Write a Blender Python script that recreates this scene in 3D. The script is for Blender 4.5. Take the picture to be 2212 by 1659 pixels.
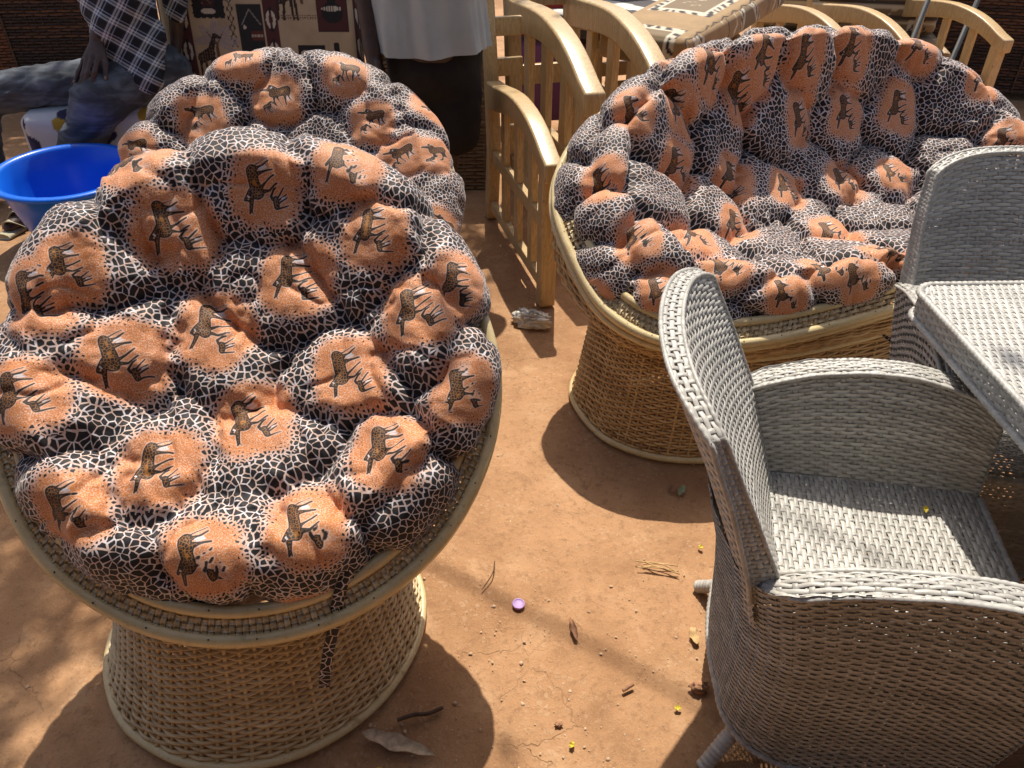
import bpy, math, random
import numpy as np
from mathutils import Vector, Matrix

for _o in list(bpy.data.objects): bpy.data.objects.remove(_o)
scene = bpy.context.scene
COL = scene.collection
R = math.radians
random.seed(7); np.random.seed(7)

# ---------------- camera ----------------
cam_d = bpy.data.cameras.new('camera'); cam = bpy.data.objects.new('camera', cam_d); COL.objects.link(cam)
cam_d.sensor_width = 36.0; cam_d.lens = 36.0 * 1660 / 2212; cam_d.clip_start = .05; cam_d.clip_end = 400
cam.location = (0, 0, 1.55); cam.rotation_euler = (R(90 - 36), 0, 0)
scene.camera = cam

# ---------------- daylight ----------------
SUN_EL, SUN_AZ = 62.0, 3.0          # azimuth measured from +y towards +x
world = bpy.data.worlds.new('World'); scene.world = world; world.use_nodes = True
wn = world.node_tree.nodes; wl = world.node_tree.links
sky = wn.new('ShaderNodeTexSky'); sky.sky_type = 'NISHITA'; sky.sun_disc = False
sky.sun_elevation = R(SUN_EL); sky.sun_rotation = R(SUN_AZ); sky.air_density = 1.0; sky.dust_density = 4.0
wn['Background'].inputs['Strength'].default_value = .105
wl.new(sky.outputs['Color'], wn['Background'].inputs['Color'])
sun_d = bpy.data.lights.new('sun', 'SUN'); sun = bpy.data.objects.new('sun', sun_d); COL.objects.link(sun)
sun_d.energy = 4.2; sun_d.angle = R(.53); sun_d.color = (1.0, .92, .80)
_d = Vector((math.sin(R(SUN_AZ)) * math.cos(R(SUN_EL)), math.cos(R(SUN_AZ)) * math.cos(R(SUN_EL)), math.sin(R(SUN_EL))))
sun.rotation_euler = _d.to_track_quat('Z', 'Y').to_euler(); sun.location = _d * 12
vs = scene.view_settings
vs.view_transform = 'Standard'; vs.look = 'None'; vs.exposure = 0.42; vs.gamma = 1.0
# where the tree's shade falls on the ground: x, y, clumps, spread, clump size; clumps at negative y are added to cut bounce light
SHADE = [(-1.55, 1.2, 14, .2, .33), (-1.75, 2.1, 6, .25, .35), (-2.5, 4.3, 6, .4, .4), (-1.4, 4.2, 5, .35, .4), (-3.2, 4.6, 14, .7, .5), (-.6, 4.2, 6, .35, .35), (-.9, 5.2, 5, .5, .4), (-1.3, .8, 5, .14, .25), (-.1, .68, 1, .02, .16), (.95, .70, 1, .01, .11), (-.35, 3.4, 4, .25, .3), (1.0, -.85, 10, .25, .35), (.3, -.85, 8, .2, .33), (1.7, -.75, 8, .25, .35), (-.5, -.7, 8, .22, .33), (-1.4, -.4, 8, .22, .33), (.4, -1.5, 8, .3, .38), (-.6, -1.4, 8, .3, .38), (-1.4, 1.0, 6, .12, .28)]

# --- pure numpy geometry used by the cushions ---
def vnoise(x, y, seed=0.0):
    x = np.asarray(x, float); y = np.asarray(y, float)
    xi = np.floor(x); yi = np.floor(y); fx = x - xi; fy = y - yi
    def h(a, b):
        v = np.sin(a * 127.1 + b * 311.7 + seed * 74.7) * 43758.5453
        return v - np.floor(v)
    ux = fx * fx * fx * (fx * (fx * 6 - 15) + 10); uy = fy * fy * fy * (fy * (fy * 6 - 15) + 10)
    a = h(xi, yi); b = h(xi + 1, yi); c = h(xi, yi + 1); d = h(xi + 1, yi + 1)
    return (a + (b - a) * ux) * (1 - uy) + (c + (d - c) * ux) * uy - 0.5

def fbm(x, y, seed=0.0, o=3):
    return sum(vnoise(x * 2 ** k, y * 2 ** k, seed + k * 3.1) * 0.5 ** k for k in range(o))

# one seat bowl: C rim centre, yaw, tilt, rim half axes a/b, superellipse power, saddle k
FRONT = dict(C=(-.499, 1.199, .676), yaw=.148, tilt=.685, a=.468, b=.468, n=2.0, k=0.0)
REAR = dict(C=(-.725, 2.31, .552), yaw=.05, tilt=.68, a=.55, b=.53, n=2.0, k=0.0)
SOFA = dict(C=(1.05, 2.35, .685), yaw=.408, tilt=.489, a=.952, b=.499, n=2.93, k=-.13)

def bowl_to_world(B, lx, ly, h):
    ct, st = np.cos(B['tilt']), np.sin(B['tilt']); cy, sy = np.cos(B['yaw']), np.sin(B['yaw'])
    y = ly * ct - h * st; z = ly * st + h * ct + B['k'] * (lx / B['a']) ** 2
    return np.stack([B['C'][0] + lx * cy - y * sy, B['C'][1] + lx * sy + y * cy, B['C'][2] + z], -1)

def rim_local(B, th, off=0.0):
    e = 2 / B['n']; c, s = np.cos(th), np.sin(th)
    return ((B['a'] + off) * np.sign(c) * np.abs(c) ** e, (B['b'] + off) * np.sign(s) * np.abs(s) ** e)

def cushion_base(B, N, M, grow=1.0, sy=.04, hc=0.0, he=.1, e=.1, backlift=.0):
    s, t = np.meshgrid(np.linspace(-1, 1, N), np.linspace(-1, 1, M), indexing='ij')
    rho = np.maximum(np.abs(s), np.abs(t))
    with np.errstate(all='ignore'):
        th = np.where(np.abs(s) >= np.abs(t), (np.pi / 4) * t / np.where(s == 0, 1, s), np.pi / 2 - (np.pi / 4) * s / np.where(t == 0, 1, t))
    th = np.where(np.abs(s) >= np.abs(t), np.where(s < 0, th + np.pi, th), np.where(t < 0, th + np.pi, th))
    th = np.where(rho < 1e-9, 0, th)
    n = B['n'] if B['n'] <= 2.01 else 2.5
    ee = 2 / n; c, sn = np.cos(th), np.sin(th)
    ox = B['a'] * grow * np.sign(c) * np.abs(c) ** ee; oy = B['b'] * grow * np.sign(sn) * np.abs(sn) ** ee
    Rm = B['b'] * grow; r0 = .74; r1 = .94; ef = e / Rm; pe = np.radians(165)
    top = rho <= r0; und = rho > r1
    phi = np.pi / 2 - np.clip((rho - r0) / (r1 - r0), 0, 1) * pe
    rf = np.where(top, rho / r0 * (1 - ef), 1 - ef + ef * np.cos(phi))
    h = np.where(top, hc + (he - hc) * (np.clip(rho / r0, 0, 1)) ** 2.2, he - e + e * np.sin(phi))
    t2 = np.clip((rho - r1) / (1 - r1), 0, 1); rf = np.where(und, rf * (1 - t2) + .03 * t2, rf); h = np.where(und, h - (he - hc) * .6 * t2, h)
    qf = np.where(top, rho / r0 * (1 - ef), 1 - ef + ef * (np.pi / 2 - phi)) + t2 * .5
    lx = ox * rf; ly = oy * rf + sy
    h = h + backlift * np.clip((oy * rf / Rm), 0, 1) ** 2
    return np.stack([lx, ly, h], -1), np.stack([ox * qf, oy * qf], -1), rho

def grid_normals(P):
    du = np.gradient(P, axis=0); dv = np.gradient(P, axis=1)
    n = np.cross(du, dv); l = np.linalg.norm(n, axis=-1, keepdims=True); n = n / np.maximum(l, 1e-12)
    return n

def lump_disp(q, lumps, A, A2, seed, w=.026, wr=1.0, var=2.8):
    x = q[..., 0] + .06 * fbm(q[..., 0] * 6, q[..., 1] * 6, seed)
    y = q[..., 1] + .06 * fbm(q[..., 0] * 6, q[..., 1] * 6, seed + 9)
    F1 = np.full(x.shape, 9.); F2 = np.full(x.shape, 9.); F3 = np.full(x.shape, 9.)
    for lu in lumps:
        d = np.hypot(x - lu[0], y - lu[1])
        F3 = np.minimum(F3, np.maximum(F2, d)); F2 = np.minimum(F2, np.maximum(F1, d)); F1 = np.minimum(F1, d)
    am = np.clip(1.0 + var * vnoise(q[..., 0] * 5.5, q[..., 1] * 5.5, seed + 3), .05, 2.0)
    crease = np.exp(-((F2 - F1) / w) ** 1.1); pinch = np.exp(-((F3 - F1) / (1.5 * w)) ** 2)
    soft = np.exp(-((F2 - F1) / (2.6 * w)) ** 2)
    d = -A * (.62 * am * crease + .16 * soft + .40 * pinch) + A2 * (1 - np.clip(F1 / .14, 0, 1.3) ** 2)
    # puckers running into the creases
    near = np.exp(-(F2 - F1) / .05)
    ang = fbm(q[..., 0] * 26 + 5 * q[..., 1], q[..., 1] * 17, seed + 5)
    d = d + wr * near * .014 * (np.abs(ang) * 2 - .5) + wr * .006 * fbm(q[..., 0] * 11, q[..., 1] * 11, seed + 6) - wr * .007 * np.exp(-np.abs(fbm(q[..., 0] * 5, q[..., 1] * 5, seed + 12)) / .03) + .0016 * wr * fbm(q[..., 0] * 45, q[..., 1] * 38, seed + 8)
    return d

def cushion_points(B, N, M, lumps, A=.05, A2=.02, seed=1.0, bp={}, wr=1.0, var=2.8):
    P, q, rho = cushion_base(B, N, M, **bp)
    W = bowl_to_world(B, P[..., 0], P[..., 1], P[..., 2])
    nr = grid_normals(W)
    mid = nr[N // 2, M // 2]
    if mid[2] < 0: nr = -nr
    for _ in range(14):
        nr[1:-1, 1:-1] = .4 * nr[1:-1, 1:-1] + .15 * (nr[:-2, 1:-1] + nr[2:, 1:-1] + nr[1:-1, :-2] + nr[1:-1, 2:])
    nr = nr / np.linalg.norm(nr, axis=-1, keepdims=True)
    d = lump_disp(q, lumps, A, A2, seed, wr=wr, var=var)
    for _ in range(2):
        d[1:-1, 1:-1] = .5 * d[1:-1, 1:-1] + .125 * (d[:-2, 1:-1] + d[2:, 1:-1] + d[1:-1, :-2] + d[1:-1, 2:])
    W2 = W + nr * d[..., None]
    for _ in range(5):
        W2[1:-1, 1:-1] = .5 * W2[1:-1, 1:-1] + .125 * (W2[:-2, 1:-1] + W2[2:, 1:-1] + W2[1:-1, :-2] + W2[1:-1, 2:])
    return W2, q, rho

GIRAFFE_DARK = [(.6,.38,-.2,.22,.2,.22),(-.2,.25,-.3,.42,.16,.09),(-.27,.42,-.8,.46,.085,.055),(-.8,.46,-.9,.5,.05,.025),(-.85,.42,-.93,.36,.02,.012),
 (-.05,.45,-.42,.64,.075,.05),(-.42,.64,-.48,.48,.04,.025),
 (.6,.3,.66,.0,.09,.04),(.66,.0,.84,-.24,.04,.025),(.42,.15,.46,-.1,.09,.04),(.46,-.1,.51,-.4,.04,.03),(.67,.36,.95,-.2,.022,.014),
 (-.04,.08,.1,-.15,.06,.03),(.1,-.15,.32,-.46,.03,.028),(-.16,.0,-.16,-.22,.06,.032),(-.16,-.22,.06,-.54,.03,.026),
 (-.42,-.4,-.64,-.49,.1,.11),(-.43,-.3,-.33,-.22,.05,.04),(-.33,-.22,-.15,-.36,.04,.03),(-.15,-.36,-.08,-.48,.035,.02),
 (-.42,-.45,-.07,-.74,.032,.02),(-.46,-.52,-.25,-.84,.032,.02),(-.55,-.55,-.36,-.86,.032,.02),(-.73,-.49,-.6,-.99,.035,.02)]
GIRAFFE_PALE = [(.58,.08,.66,-.14,.03,.03),(.52,.02,.6,-.2,.022,.03),(-.33,.5,-.28,.55,.03,.03),(-.4,-.66,-.34,-.76,.03,.02)]

def caps_sdf(X, Y, caps):
    best = np.full(X.shape, 9.)
    for x0, y0, x1, y1, r0, r1 in caps:
        bx, by = x1 - x0, y1 - y0
        t = np.clip(((X - x0) * bx + (Y - y0) * by) / (bx * bx + by * by), 0, 1)
        best = np.minimum(best, np.hypot(X - x0 - bx * t, Y - y0 - by * t) - (r0 + (r1 - r0) * t))
    return best

def print_attr(q, patches, s=.060):
    x = q[..., 0] + .012 * fbm(q[..., 0] * 9, q[..., 1] * 9, 31); y = q[..., 1] + .012 * fbm(q[..., 0] * 9, q[..., 1] * 9, 37)
    m = np.full(x.shape, 9.); d1 = np.full(x.shape, 9.); d2 = np.full(x.shape, 9.)
    for pa in patches:
        cx, cy, ang = pa[:3]; sc = s * (pa[3] if len(pa) > 3 else 1)
        ca, sa = np.cos(ang), np.sin(ang)   # local up axis = (ca, sa)
        dx, dy = (x - cx) / sc, (y - cy) / sc
        Y = dx * ca + dy * sa; X = dx * sa - dy * ca
        mm = (np.abs(X + .03) ** 3.0 + (np.abs(Y + .10) * 1.05) ** 3.0) ** (1 / 3.0)
        k = mm < m; m = np.minimum(m, mm)
        sel = k & (mm < 1.6)
        if sel.any():
            gs = .88; d1[sel] = gs * caps_sdf(X[sel] / gs, Y[sel] / gs, GIRAFFE_DARK); d2[sel] = gs * caps_sdf(X[sel] / gs, Y[sel] / gs, GIRAFFE_PALE)
    return np.stack([m, d1, d2], -1)

# tuft and print positions on the cushion cloth (metres)
F_LUMPS = [(0.043, 0.347), (-0.176, 0.269), (-0.281, 0.203), (0.222, 0.195), (0.04, 0.122), (-0.27, 0.016), (-0.049, 0.008), (0.329, 0.037), (0.379, 0.094), (0.136, -0.069), (0.389, -0.124), (-0.007, -0.181), (-0.322, -0.076), (0.237, -0.253), (-0.175, -0.182), (-0.276, -0.256), (-0.048, -0.355), (0.111, -0.39), (0.31, -0.325), (-0.239, -0.377), (0.208, 0.356)]
F_PATCH = [(-0.307, 0.169), (-0.129, 0.251), (0.044, 0.317), (0.092, 0.144), (0.25, 0.205), (0.324, 0.041), (-0.072, 0.053), (-0.228, -0.001), (0.181, -0.061), (-0.001, -0.137), (0.394, -0.13), (0.248, -0.222), (-0.155, -0.207), (-0.296, -0.276), (-0.075, -0.387), (0.098, -0.343), (-0.377, -0.071), (0.407, 0.083), (0.209, 0.347), (-0.195, 0.402), (-0.365, 0.118)]
R_LUMPS = [(-0.024, 0.356), (-0.259, 0.28), (0.197, 0.407), (0.293, 0.267), (-0.43, 0.147), (0.482, 0.334), (0.41, 0.098), (0.103, 0.185), (0.537, -0.074), (-0.141, 0.454), (-0.352, 0.313), (-0.504, 0.029), (-0.085, 0.157)]
R_PATCH = [(-0.024, 0.336), (-0.255, 0.264), (0.205, 0.394), (0.285, 0.235), (-0.447, 0.133), (0.499, 0.32), (0.373, 0.101), (0.49, 0.097), (0.511, -0.147), (-0.135, 0.453)]
S_LUMPS = [(-0.976, 0.568), (-0.76, 0.56), (-0.482, 0.576), (-0.301, 0.548), (-0.071, 0.558), (0.162, 0.558), (0.44, 0.551), (0.677, 0.564), (0.867, 0.562), (-0.88, 0.377), (-0.643, 0.388), (-0.397, 0.366), (-0.155, 0.391), (0.063, 0.369), (0.304, 0.397), (0.58, 0.387), (0.81, 0.394), (1.008, 0.364), (-0.969, 0.202), (-0.755, 0.189), (-0.517, 0.199), (-0.291, 0.192), (-0.043, 0.214), (0.201, 0.191), (0.414, 0.198), (0.644, 0.188), (0.901, 0.183), (-0.864, 0.024), (-0.613, 0.04), (-0.38, 0.038), (-0.167, 0.037), (0.066, 0.033), (0.3, 0.028), (0.516, 0.02), (0.815, 0.019), (1.03, 0.036), (-0.964, -0.141), (-0.738, -0.157), (-0.54, -0.152), (-0.299, -0.156), (-0.066, -0.138), (0.173, -0.122), (0.443, -0.138), (0.68, -0.149), (0.93, -0.126), (-0.847, -0.301), (-0.604, -0.29), (-0.382, -0.283), (-0.149, -0.305), (0.081, -0.312), (0.29, -0.291), (0.567, -0.281), (0.807, -0.298), (0.988, -0.3), (-0.95, -0.458), (-0.746, -0.472), (-0.53, -0.483), (-0.305, -0.454), (-0.03, -0.484), (0.189, -0.488), (0.41, -0.461), (0.676, -0.471), (0.884, -0.464)]
S_PATCH = [(-0.646, 0.299), (-0.464, 0.288), (-0.204, 0.315), (0.028, 0.239), (0.217, 0.232), (0.421, 0.214), (-0.829, 0.119), (-0.507, 0.151), (-0.283, 0.103), (-0.099, 0.038), (0.138, 0.027), (0.324, 0.004), (-0.437, 0.501), (-0.337, 0.374), (-0.123, 0.376), (0.039, 0.367), (0.234, 0.373), (0.516, 0.36), (0.728, 0.232), (-0.816, -0.094), (-0.606, -0.113), (-0.377, -0.066), (-0.824, -0.267), (-0.633, -0.276), (-0.516, -0.419), (-0.359, -0.388), (-0.069, -0.179), (-0.296, -0.448), (-0.124, -0.394), (0.714, 0.004)]

# ---------------- helpers ----------------
def link(o, parent=None):
    COL.objects.link(o)
    if parent is not None: o.parent = parent
    return o

def tag(o, label, cat, group=None):
    o['label'] = label; o['category'] = cat
    if group: o['group'] = group
    return o

def empty(name, loc=(0, 0, 0), rz=0.0):
    o = bpy.data.objects.new(name, None); o.location = loc; o.rotation_euler = (0, 0, rz); o.empty_display_size = .1
    return link(o)

def mk(name, V, F, mat, parent=None, attrs=None, smooth=True, kind=None):
    V = np.asarray(V, np.float32).reshape(-1, 3); F = np.asarray(F, np.int32)
    me = bpy.data.meshes.new(name); n = F.shape[1]
    me.vertices.add(len(V)); me.vertices.foreach_set('co', V.ravel())
    me.loops.add(F.size); me.loops.foreach_set('vertex_index', F.ravel())
    me.polygons.add(len(F)); me.polygons.foreach_set('loop_start', np.arange(0, F.size, n, dtype=np.int32))
    me.polygons.foreach_set('loop_total', np.full(len(F), n, np.int32))
    me.polygons.foreach_set('use_smooth', np.full(len(F), bool(smooth)))
    for k, a in (attrs or {}).items():
        a = np.asarray(a, np.float32)
        if a.ndim == 1 or a.shape[-1] == 1:
            at = me.attributes.new(k, 'FLOAT', 'POINT'); at.data.foreach_set('value', a.ravel())
        elif a.shape[-1] == 4:
            at = me.attributes.new(k, 'FLOAT_COLOR', 'POINT'); at.data.foreach_set('color', a.ravel())
        else:
            at = me.attributes.new(k, 'FLOAT_VECTOR', 'POINT'); at.data.foreach_set('vector', a.ravel())
    me.update(calc_edges=True); me.validate()
    if mat: me.materials.append(mat)
    o = bpy.data.objects.new(name, me); link(o, parent)
    if kind: o['kind'] = kind
    return o

class Acc:
    def __init__(s): s.V = []; s.F = []; s.A = []; s.n = 0
    def add(s, V, F, rnd=0.0):
        V = np.asarray(V, float).reshape(-1, 3); F = np.asarray(F, int)
        s.V.append(V); s.F.append(F + s.n); s.A.append(np.broadcast_to(np.asarray(rnd, float).ravel(), (len(V),)) if np.size(rnd) in (1, len(V)) else np.zeros(len(V))); s.n += len(V)
    def build(s, name, mat, parent=None, smooth=True, kind=None):
        return mk(name, np.concatenate(s.V), np.concatenate(s.F), mat, parent, {'rnd': np.concatenate(s.A)}, smooth, kind)

def norm(a): return a / np.maximum(np.linalg.norm(a, axis=-1, keepdims=True), 1e-12)

def circ(r, n=6, sx=1.0): return [(sx * r * math.cos(2 * math.pi * k / n), r * math.sin(2 * math.pi * k / n)) for k in range(n)]

def sweep(P, N, prof, closed=False, closed_prof=True, rad=None):
    """P (S,K,3) strands, N normals; prof offsets (binormal, normal)"""
    P = np.asarray(P, float); S, K, _ = P.shape
    if closed: T = np.roll(P, -1, 1) - np.roll(P, 1, 1)
    else: T = np.gradient(P, axis=1)
    T = norm(T); N = norm(N - (N * T).sum(-1, keepdims=True) * T); B = np.cross(T, N)
    prof = np.asarray(prof, float); M = len(prof)
    rr = 1.0 if rad is None else np.asarray(rad)[..., None, None] if np.ndim(rad) == 2 else np.asarray(rad)[None, :, None, None]
    V = P[:, :, None, :] + rr * (B[:, :, None, :] * prof[None, None, :, 0:1] + N[:, :, None, :] * prof[None, None, :, 1:2])
    k = np.arange(K if closed else K - 1); m = np.arange(M if closed_prof else M - 1)
    kk, mm = np.meshgrid(k, m, indexing='ij'); k2 = (kk + 1) % K; m2 = (mm + 1) % M
    q = np.stack([kk * M + mm, kk * M + m2, k2 * M + m2, k2 * M + mm], -1).reshape(-1, 4)
    F = (q[None] + (np.arange(S) * K * M)[:, None, None]).reshape(-1, 4)
    return V.reshape(-1, 3), F, M * K

def curve_tube(acc, pts, r, n=8, res=None, up=(0, 0, 1), rnd=0.0, closed=False, radf=None, smooth_n=None):
    pts = np.asarray(pts, float)
    if smooth_n: pts = spline(pts, smooth_n, closed)
    N = np.broadcast_to(np.asarray(up, float), pts.shape).copy()
    T = norm(np.gradient(pts, axis=0)); bad = np.abs((T * norm(N)).sum(-1)) > .95
    N[bad] = (1, .13, 0)
    rad = None if radf is None else radf
    V, F, _ = sweep(pts[None], N[None], circ(r, n), closed, True, rad)
    acc.add(V, F, rnd)
    if not closed:
        b = acc.n - len(V)
        for base in (0, len(V) - n):
            for k in range(1, n - 2, 2):
                acc.F.append(np.array([[b + base, b + base + k, b + base + k + 1, b + base + (k + 2) % n]]))

def spline(p, n, closed=False):
    p = np.asarray(p, float); m = len(p)
    if closed: idx = np.arange(m * n) / n
    else: idx = np.linspace(0, m - 1, (m - 1) * n + 1)
    i = np.floor(idx).astype(int)
    if not closed: i = np.minimum(i, m - 2)
    t = (idx - i)[:, None]
    g = (lambda k: p[k % m]) if closed else (lambda k: p[np.clip(k, 0, m - 1)])
    a, b, c, d = g(i - 1), g(i), g(i + 1), g(i + 2)
    return .5 * ((2 * b) + (-a + c) * t + (2 * a - 5 * b + 4 * c - d) * t * t + (-a + 3 * b - 3 * c + d) * t ** 3)

def weave(acc, S, nu, nv, hprof, vprof, amp, periodic=False, ss=3, vamp=None, flip=1.0, seed=0, hclosed=False, vs_=2, vclosed=False, jit=0.0, skip_h=0):
    """interlaced strands over the surface S(u,v): rows along u, uprights along v"""
    rs = np.random.RandomState(seed)
    def SN(U, V):
        e = 1e-3
        if periodic: du = S(U + e, V) - S(U - e, V)
        else: du = S(np.minimum(U + e, 1), V) - S(np.maximum(U - e, 0), V)
        dv = S(U, np.minimum(V + e, 1)) - S(U, np.maximum(V - e, 0))
        return S(U, V), norm(np.cross(du, dv)) * flip
    K = nu * ss + (0 if periodic else 1)
    u = np.arange(K) / (nu * ss); j = np.arange(nv)
    vj = (j + .5) / nv
    U = np.broadcast_to(u[None], (nv, K)); V = np.clip(vj[:, None] + jit / nv * (np.cos(U * 2 * math.pi * 3 + rs.rand(nv, 1) * 6) * .5 + vnoise(U * nu * .5, j[:, None] * 7.3 + seed) * 1.4), 0, 1)
    P, N = SN(U, V)
    off = amp * np.cos(math.pi * U * nu + math.pi * j[:, None])
    Vv, F, per = sweep(P + N * off[..., None], N, hprof, periodic, hclosed)
    rn = (rs.rand(nv, 1) * .6 + .4 * (vnoise(U * nu * .3, j[:, None] * 3.7 + 100 + seed) + .5))
    acc.add(Vv, F, np.repeat(rn.reshape(-1), len(hprof)))
    i = np.arange(nu + (0 if periodic else 1)); ui = i / nu
    K2 = nv * vs_ + 1; v = np.linspace(0, 1, K2)
    U2 = np.broadcast_to(ui[:, None], (len(i), K2)); V2 = np.broadcast_to(v[None], (len(i), K2))
    P, N = SN(U2, V2)
    va = amp if vamp is None else vamp
    off = va * np.cos(math.pi * (V2 * nv - .5) + math.pi * i[:, None] + math.pi)
    Vv, F, per = sweep(P + N * off[..., None], N, vprof, False, vclosed)
    acc.add(Vv, F, np.repeat((rs.rand(len(i), 1) * .5 + np.zeros((1, K2))).reshape(-1), len(vprof)))

def strip(w, t): return [(-w / 2, -t), (-w / 4, t * .6), (w / 4, t * .6), (w / 2, -t)]

_boxes = {}
def box(name, size, mat, parent=None, loc=(0, 0, 0), rot=None, bev=.004, seg=2):
    key = (tuple(round(s, 4) for s in size), mat.name, bev)
    me = _boxes.get(key)
    if me is None:
        x, y, z = [s / 2 for s in size]
        V = [(a, b, c) for a in (-x, x) for b in (-y, y) for c in (-z, z)]
        F = [(0, 1, 3, 2), (4, 6, 7, 5), (0, 4, 5, 1), (2, 3, 7, 6), (0, 2, 6, 4), (1, 5, 7, 3)]
        import bmesh
        bm = bmesh.new(); vv = [bm.verts.new(v) for v in V]
        for f in F: bm.faces.new([vv[i] for i in f])
        if bev: bmesh.ops.bevel(bm, geom=list(bm.edges), offset=min(bev, min(size) * .45), segments=seg, profile=.5, affect='EDGES')
        bmesh.ops.recalc_face_normals(bm, faces=list(bm.faces))
        for f in bm.faces: f.smooth = len(bm.faces) > 6 and f.calc_area() < .25 * min(size[0] * size[1], size[1] * size[2], size[0] * size[2])
        me = bpy.data.meshes.new(name); bm.to_mesh(me); bm.free(); me.materials.append(mat); _boxes[key] = me
    o = bpy.data.objects.new(name, me); o.location = loc
    if rot is not None: o.rotation_euler = rot
    return link(o, parent)

def copy_tree(o, parent=None):
    c = o.copy(); COL.objects.link(c); c.parent = parent
    for ch in list(o.children): copy_tree(ch, c)
    return c

def surf_grid(name, P, mat, parent=None, attrs=None, closed_u=False, smooth=True, kind=None):
    n, m, _ = P.shape
    a, b = np.meshgrid(np.arange(n if closed_u else n - 1), np.arange(m - 1), indexing='ij'); a2 = (a + 1) % n
    F = np.stack([a * m + b, a2 * m + b, a2 * m + b + 1, a * m + b + 1], -1).reshape(-1, 4)
    return mk(name, P, F, mat, parent, attrs, smooth, kind)

# smooth union of tapered capsules -> one continuous surface
def blob(name, caps, mat, cell=.012, k=.03, parent=None, wr=0.0, wseed=1, attrs=None, ell=None):
    caps = [(np.array(c[0], float), np.array(c[1], float), c[2], c[3]) for c in caps]
    lo = np.min([np.minimum(c[0], c[1]) - max(c[2], c[3]) for c in caps], 0) - .05
    hi = np.max([np.maximum(c[0], c[1]) + max(c[2], c[3]) for c in caps], 0) + .05
    n = np.ceil((hi - lo) / cell).astype(int) + 1
    g = np.full(n, .3, np.float32); ax = [lo[d] + cell * np.arange(n[d]) for d in range(3)]
    for a, b, r0, r1 in caps:
        m = max(r0, r1) + .06
        i0 = np.maximum(((np.minimum(a, b) - m - lo) / cell).astype(int), 0); i1 = np.minimum(((np.maximum(a, b) + m - lo) / cell).astype(int) + 2, n)
        X, Y, Z = np.meshgrid(ax[0][i0[0]:i1[0]], ax[1][i0[1]:i1[1]], ax[2][i0[2]:i1[2]], indexing='ij')
        ba = b - a; L = max(float(ba @ ba), 1e-9)
        t = np.clip(((X - a[0]) * ba[0] + (Y - a[1]) * ba[1] + (Z - a[2]) * ba[2]) / L, 0, 1)
        d = np.sqrt((X - a[0] - ba[0] * t) ** 2 + (Y - a[1] - ba[1] * t) ** 2 + (Z - a[2] - ba[2] * t) ** 2) - (r0 + (r1 - r0) * t)
        sl = tuple(slice(i0[q], i1[q]) for q in range(3)); o = g[sl]
        h = np.clip(.5 + .5 * (o - d) / k, 0, 1)
        g[sl] = o + (d - o) * h - k * h * (1 - h)
    V, F = surface_nets(g, lo, cell)
    if wr:
        e = 1.0; nv = vert_normals(V, F)
        w = fbm(V[:, 0] * 14 + V[:, 1] * 9, V[:, 2] * 22 + V[:, 1] * 11, wseed) + .6 * fbm(V[:, 1] * 26 + V[:, 2] * 8, V[:, 0] * 20, wseed + 4)
        if name == 'jeans': w = .9 - 3.2 * np.abs(fbm(V[:, 0] * 7 + V[:, 1] * 5, V[:, 2] * 20 - V[:, 0] * 8, wseed)) + .3 * w
        V = V + nv * (wr * w)[:, None]
    return mk(name, V, F, mat, parent, attrs)

def vert_normals(V, F):
    n = np.cross(V[F[:, 2]] - V[F[:, 0]], V[F[:, 3]] - V[F[:, 1]]); o = np.zeros_like(V)
    for c in range(4): np.add.at(o, F[:, c], n)
    return norm(o)

def surface_nets(g, lo, cell):
    s = g < 0; c = [s[i:s.shape[0] - 1 + i, j:s.shape[1] - 1 + j, k:s.shape[2] - 1 + k] for i in (0, 1) for j in (0, 1) for k in (0, 1)]
    cnt = sum(x.astype(np.int8) for x in c); act = (cnt > 0) & (cnt < 8)
    I = np.argwhere(act); idx = -np.ones(act.shape, int); idx[act] = np.arange(len(I))
    acc = np.zeros((len(I), 3)); num = np.zeros(len(I))
    cor = [(i, j, k) for i in (0, 1) for j in (0, 1) for k in (0, 1)]
    for a in cor:
        for d in range(3):
            if a[d]: continue
            b = list(a); b[d] = 1
            ga = g[I[:, 0] + a[0], I[:, 1] + a[1], I[:, 2] + a[2]]; gb = g[I[:, 0] + b[0], I[:, 1] + b[1], I[:, 2] + b[2]]
            x = (ga < 0) != (gb < 0); t = np.where(x, ga / np.where(ga - gb == 0, 1, ga - gb), 0)
            p = np.array(a, float)[None] + 0 * acc; p[:, d] += t
            acc += p * x[:, None]; num += x
    V = lo + cell * (I + acc / num[:, None])
    Fs = []
    for d in range(3):
        o = [q for q in range(3) if q != d]
        sh = list(s.shape); sl0 = [slice(None)] * 3; sl1 = [slice(None)] * 3
        sl0[d] = slice(0, -1); sl1[d] = slice(1, None)
        e = s[tuple(sl0)] != s[tuple(sl1)]
        E = np.argwhere(e)
        ok = (E[:, o[0]] > 0) & (E[:, o[1]] > 0) & (E[:, o[0]] < act.shape[o[0]]) & (E[:, o[1]] < act.shape[o[1]]) & (E[:, d] < act.shape[d])
        E = E[ok]
        def cidx(a, b):
            q = E.copy(); q[:, o[0]] -= a; q[:, o[1]] -= b
            return idx[q[:, 0], q[:, 1], q[:, 2]]
        f = np.stack([cidx(1, 1), cidx(0, 1), cidx(0, 0), cidx(1, 0)], -1)
        pos = s[E[:, 0], E[:, 1], E[:, 2]]
        if d == 1: pos = ~pos
        f = np.where(pos[:, None], f, f[:, ::-1]); Fs.append(f[(f >= 0).all(1)])
    return V, np.concatenate(Fs)

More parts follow.
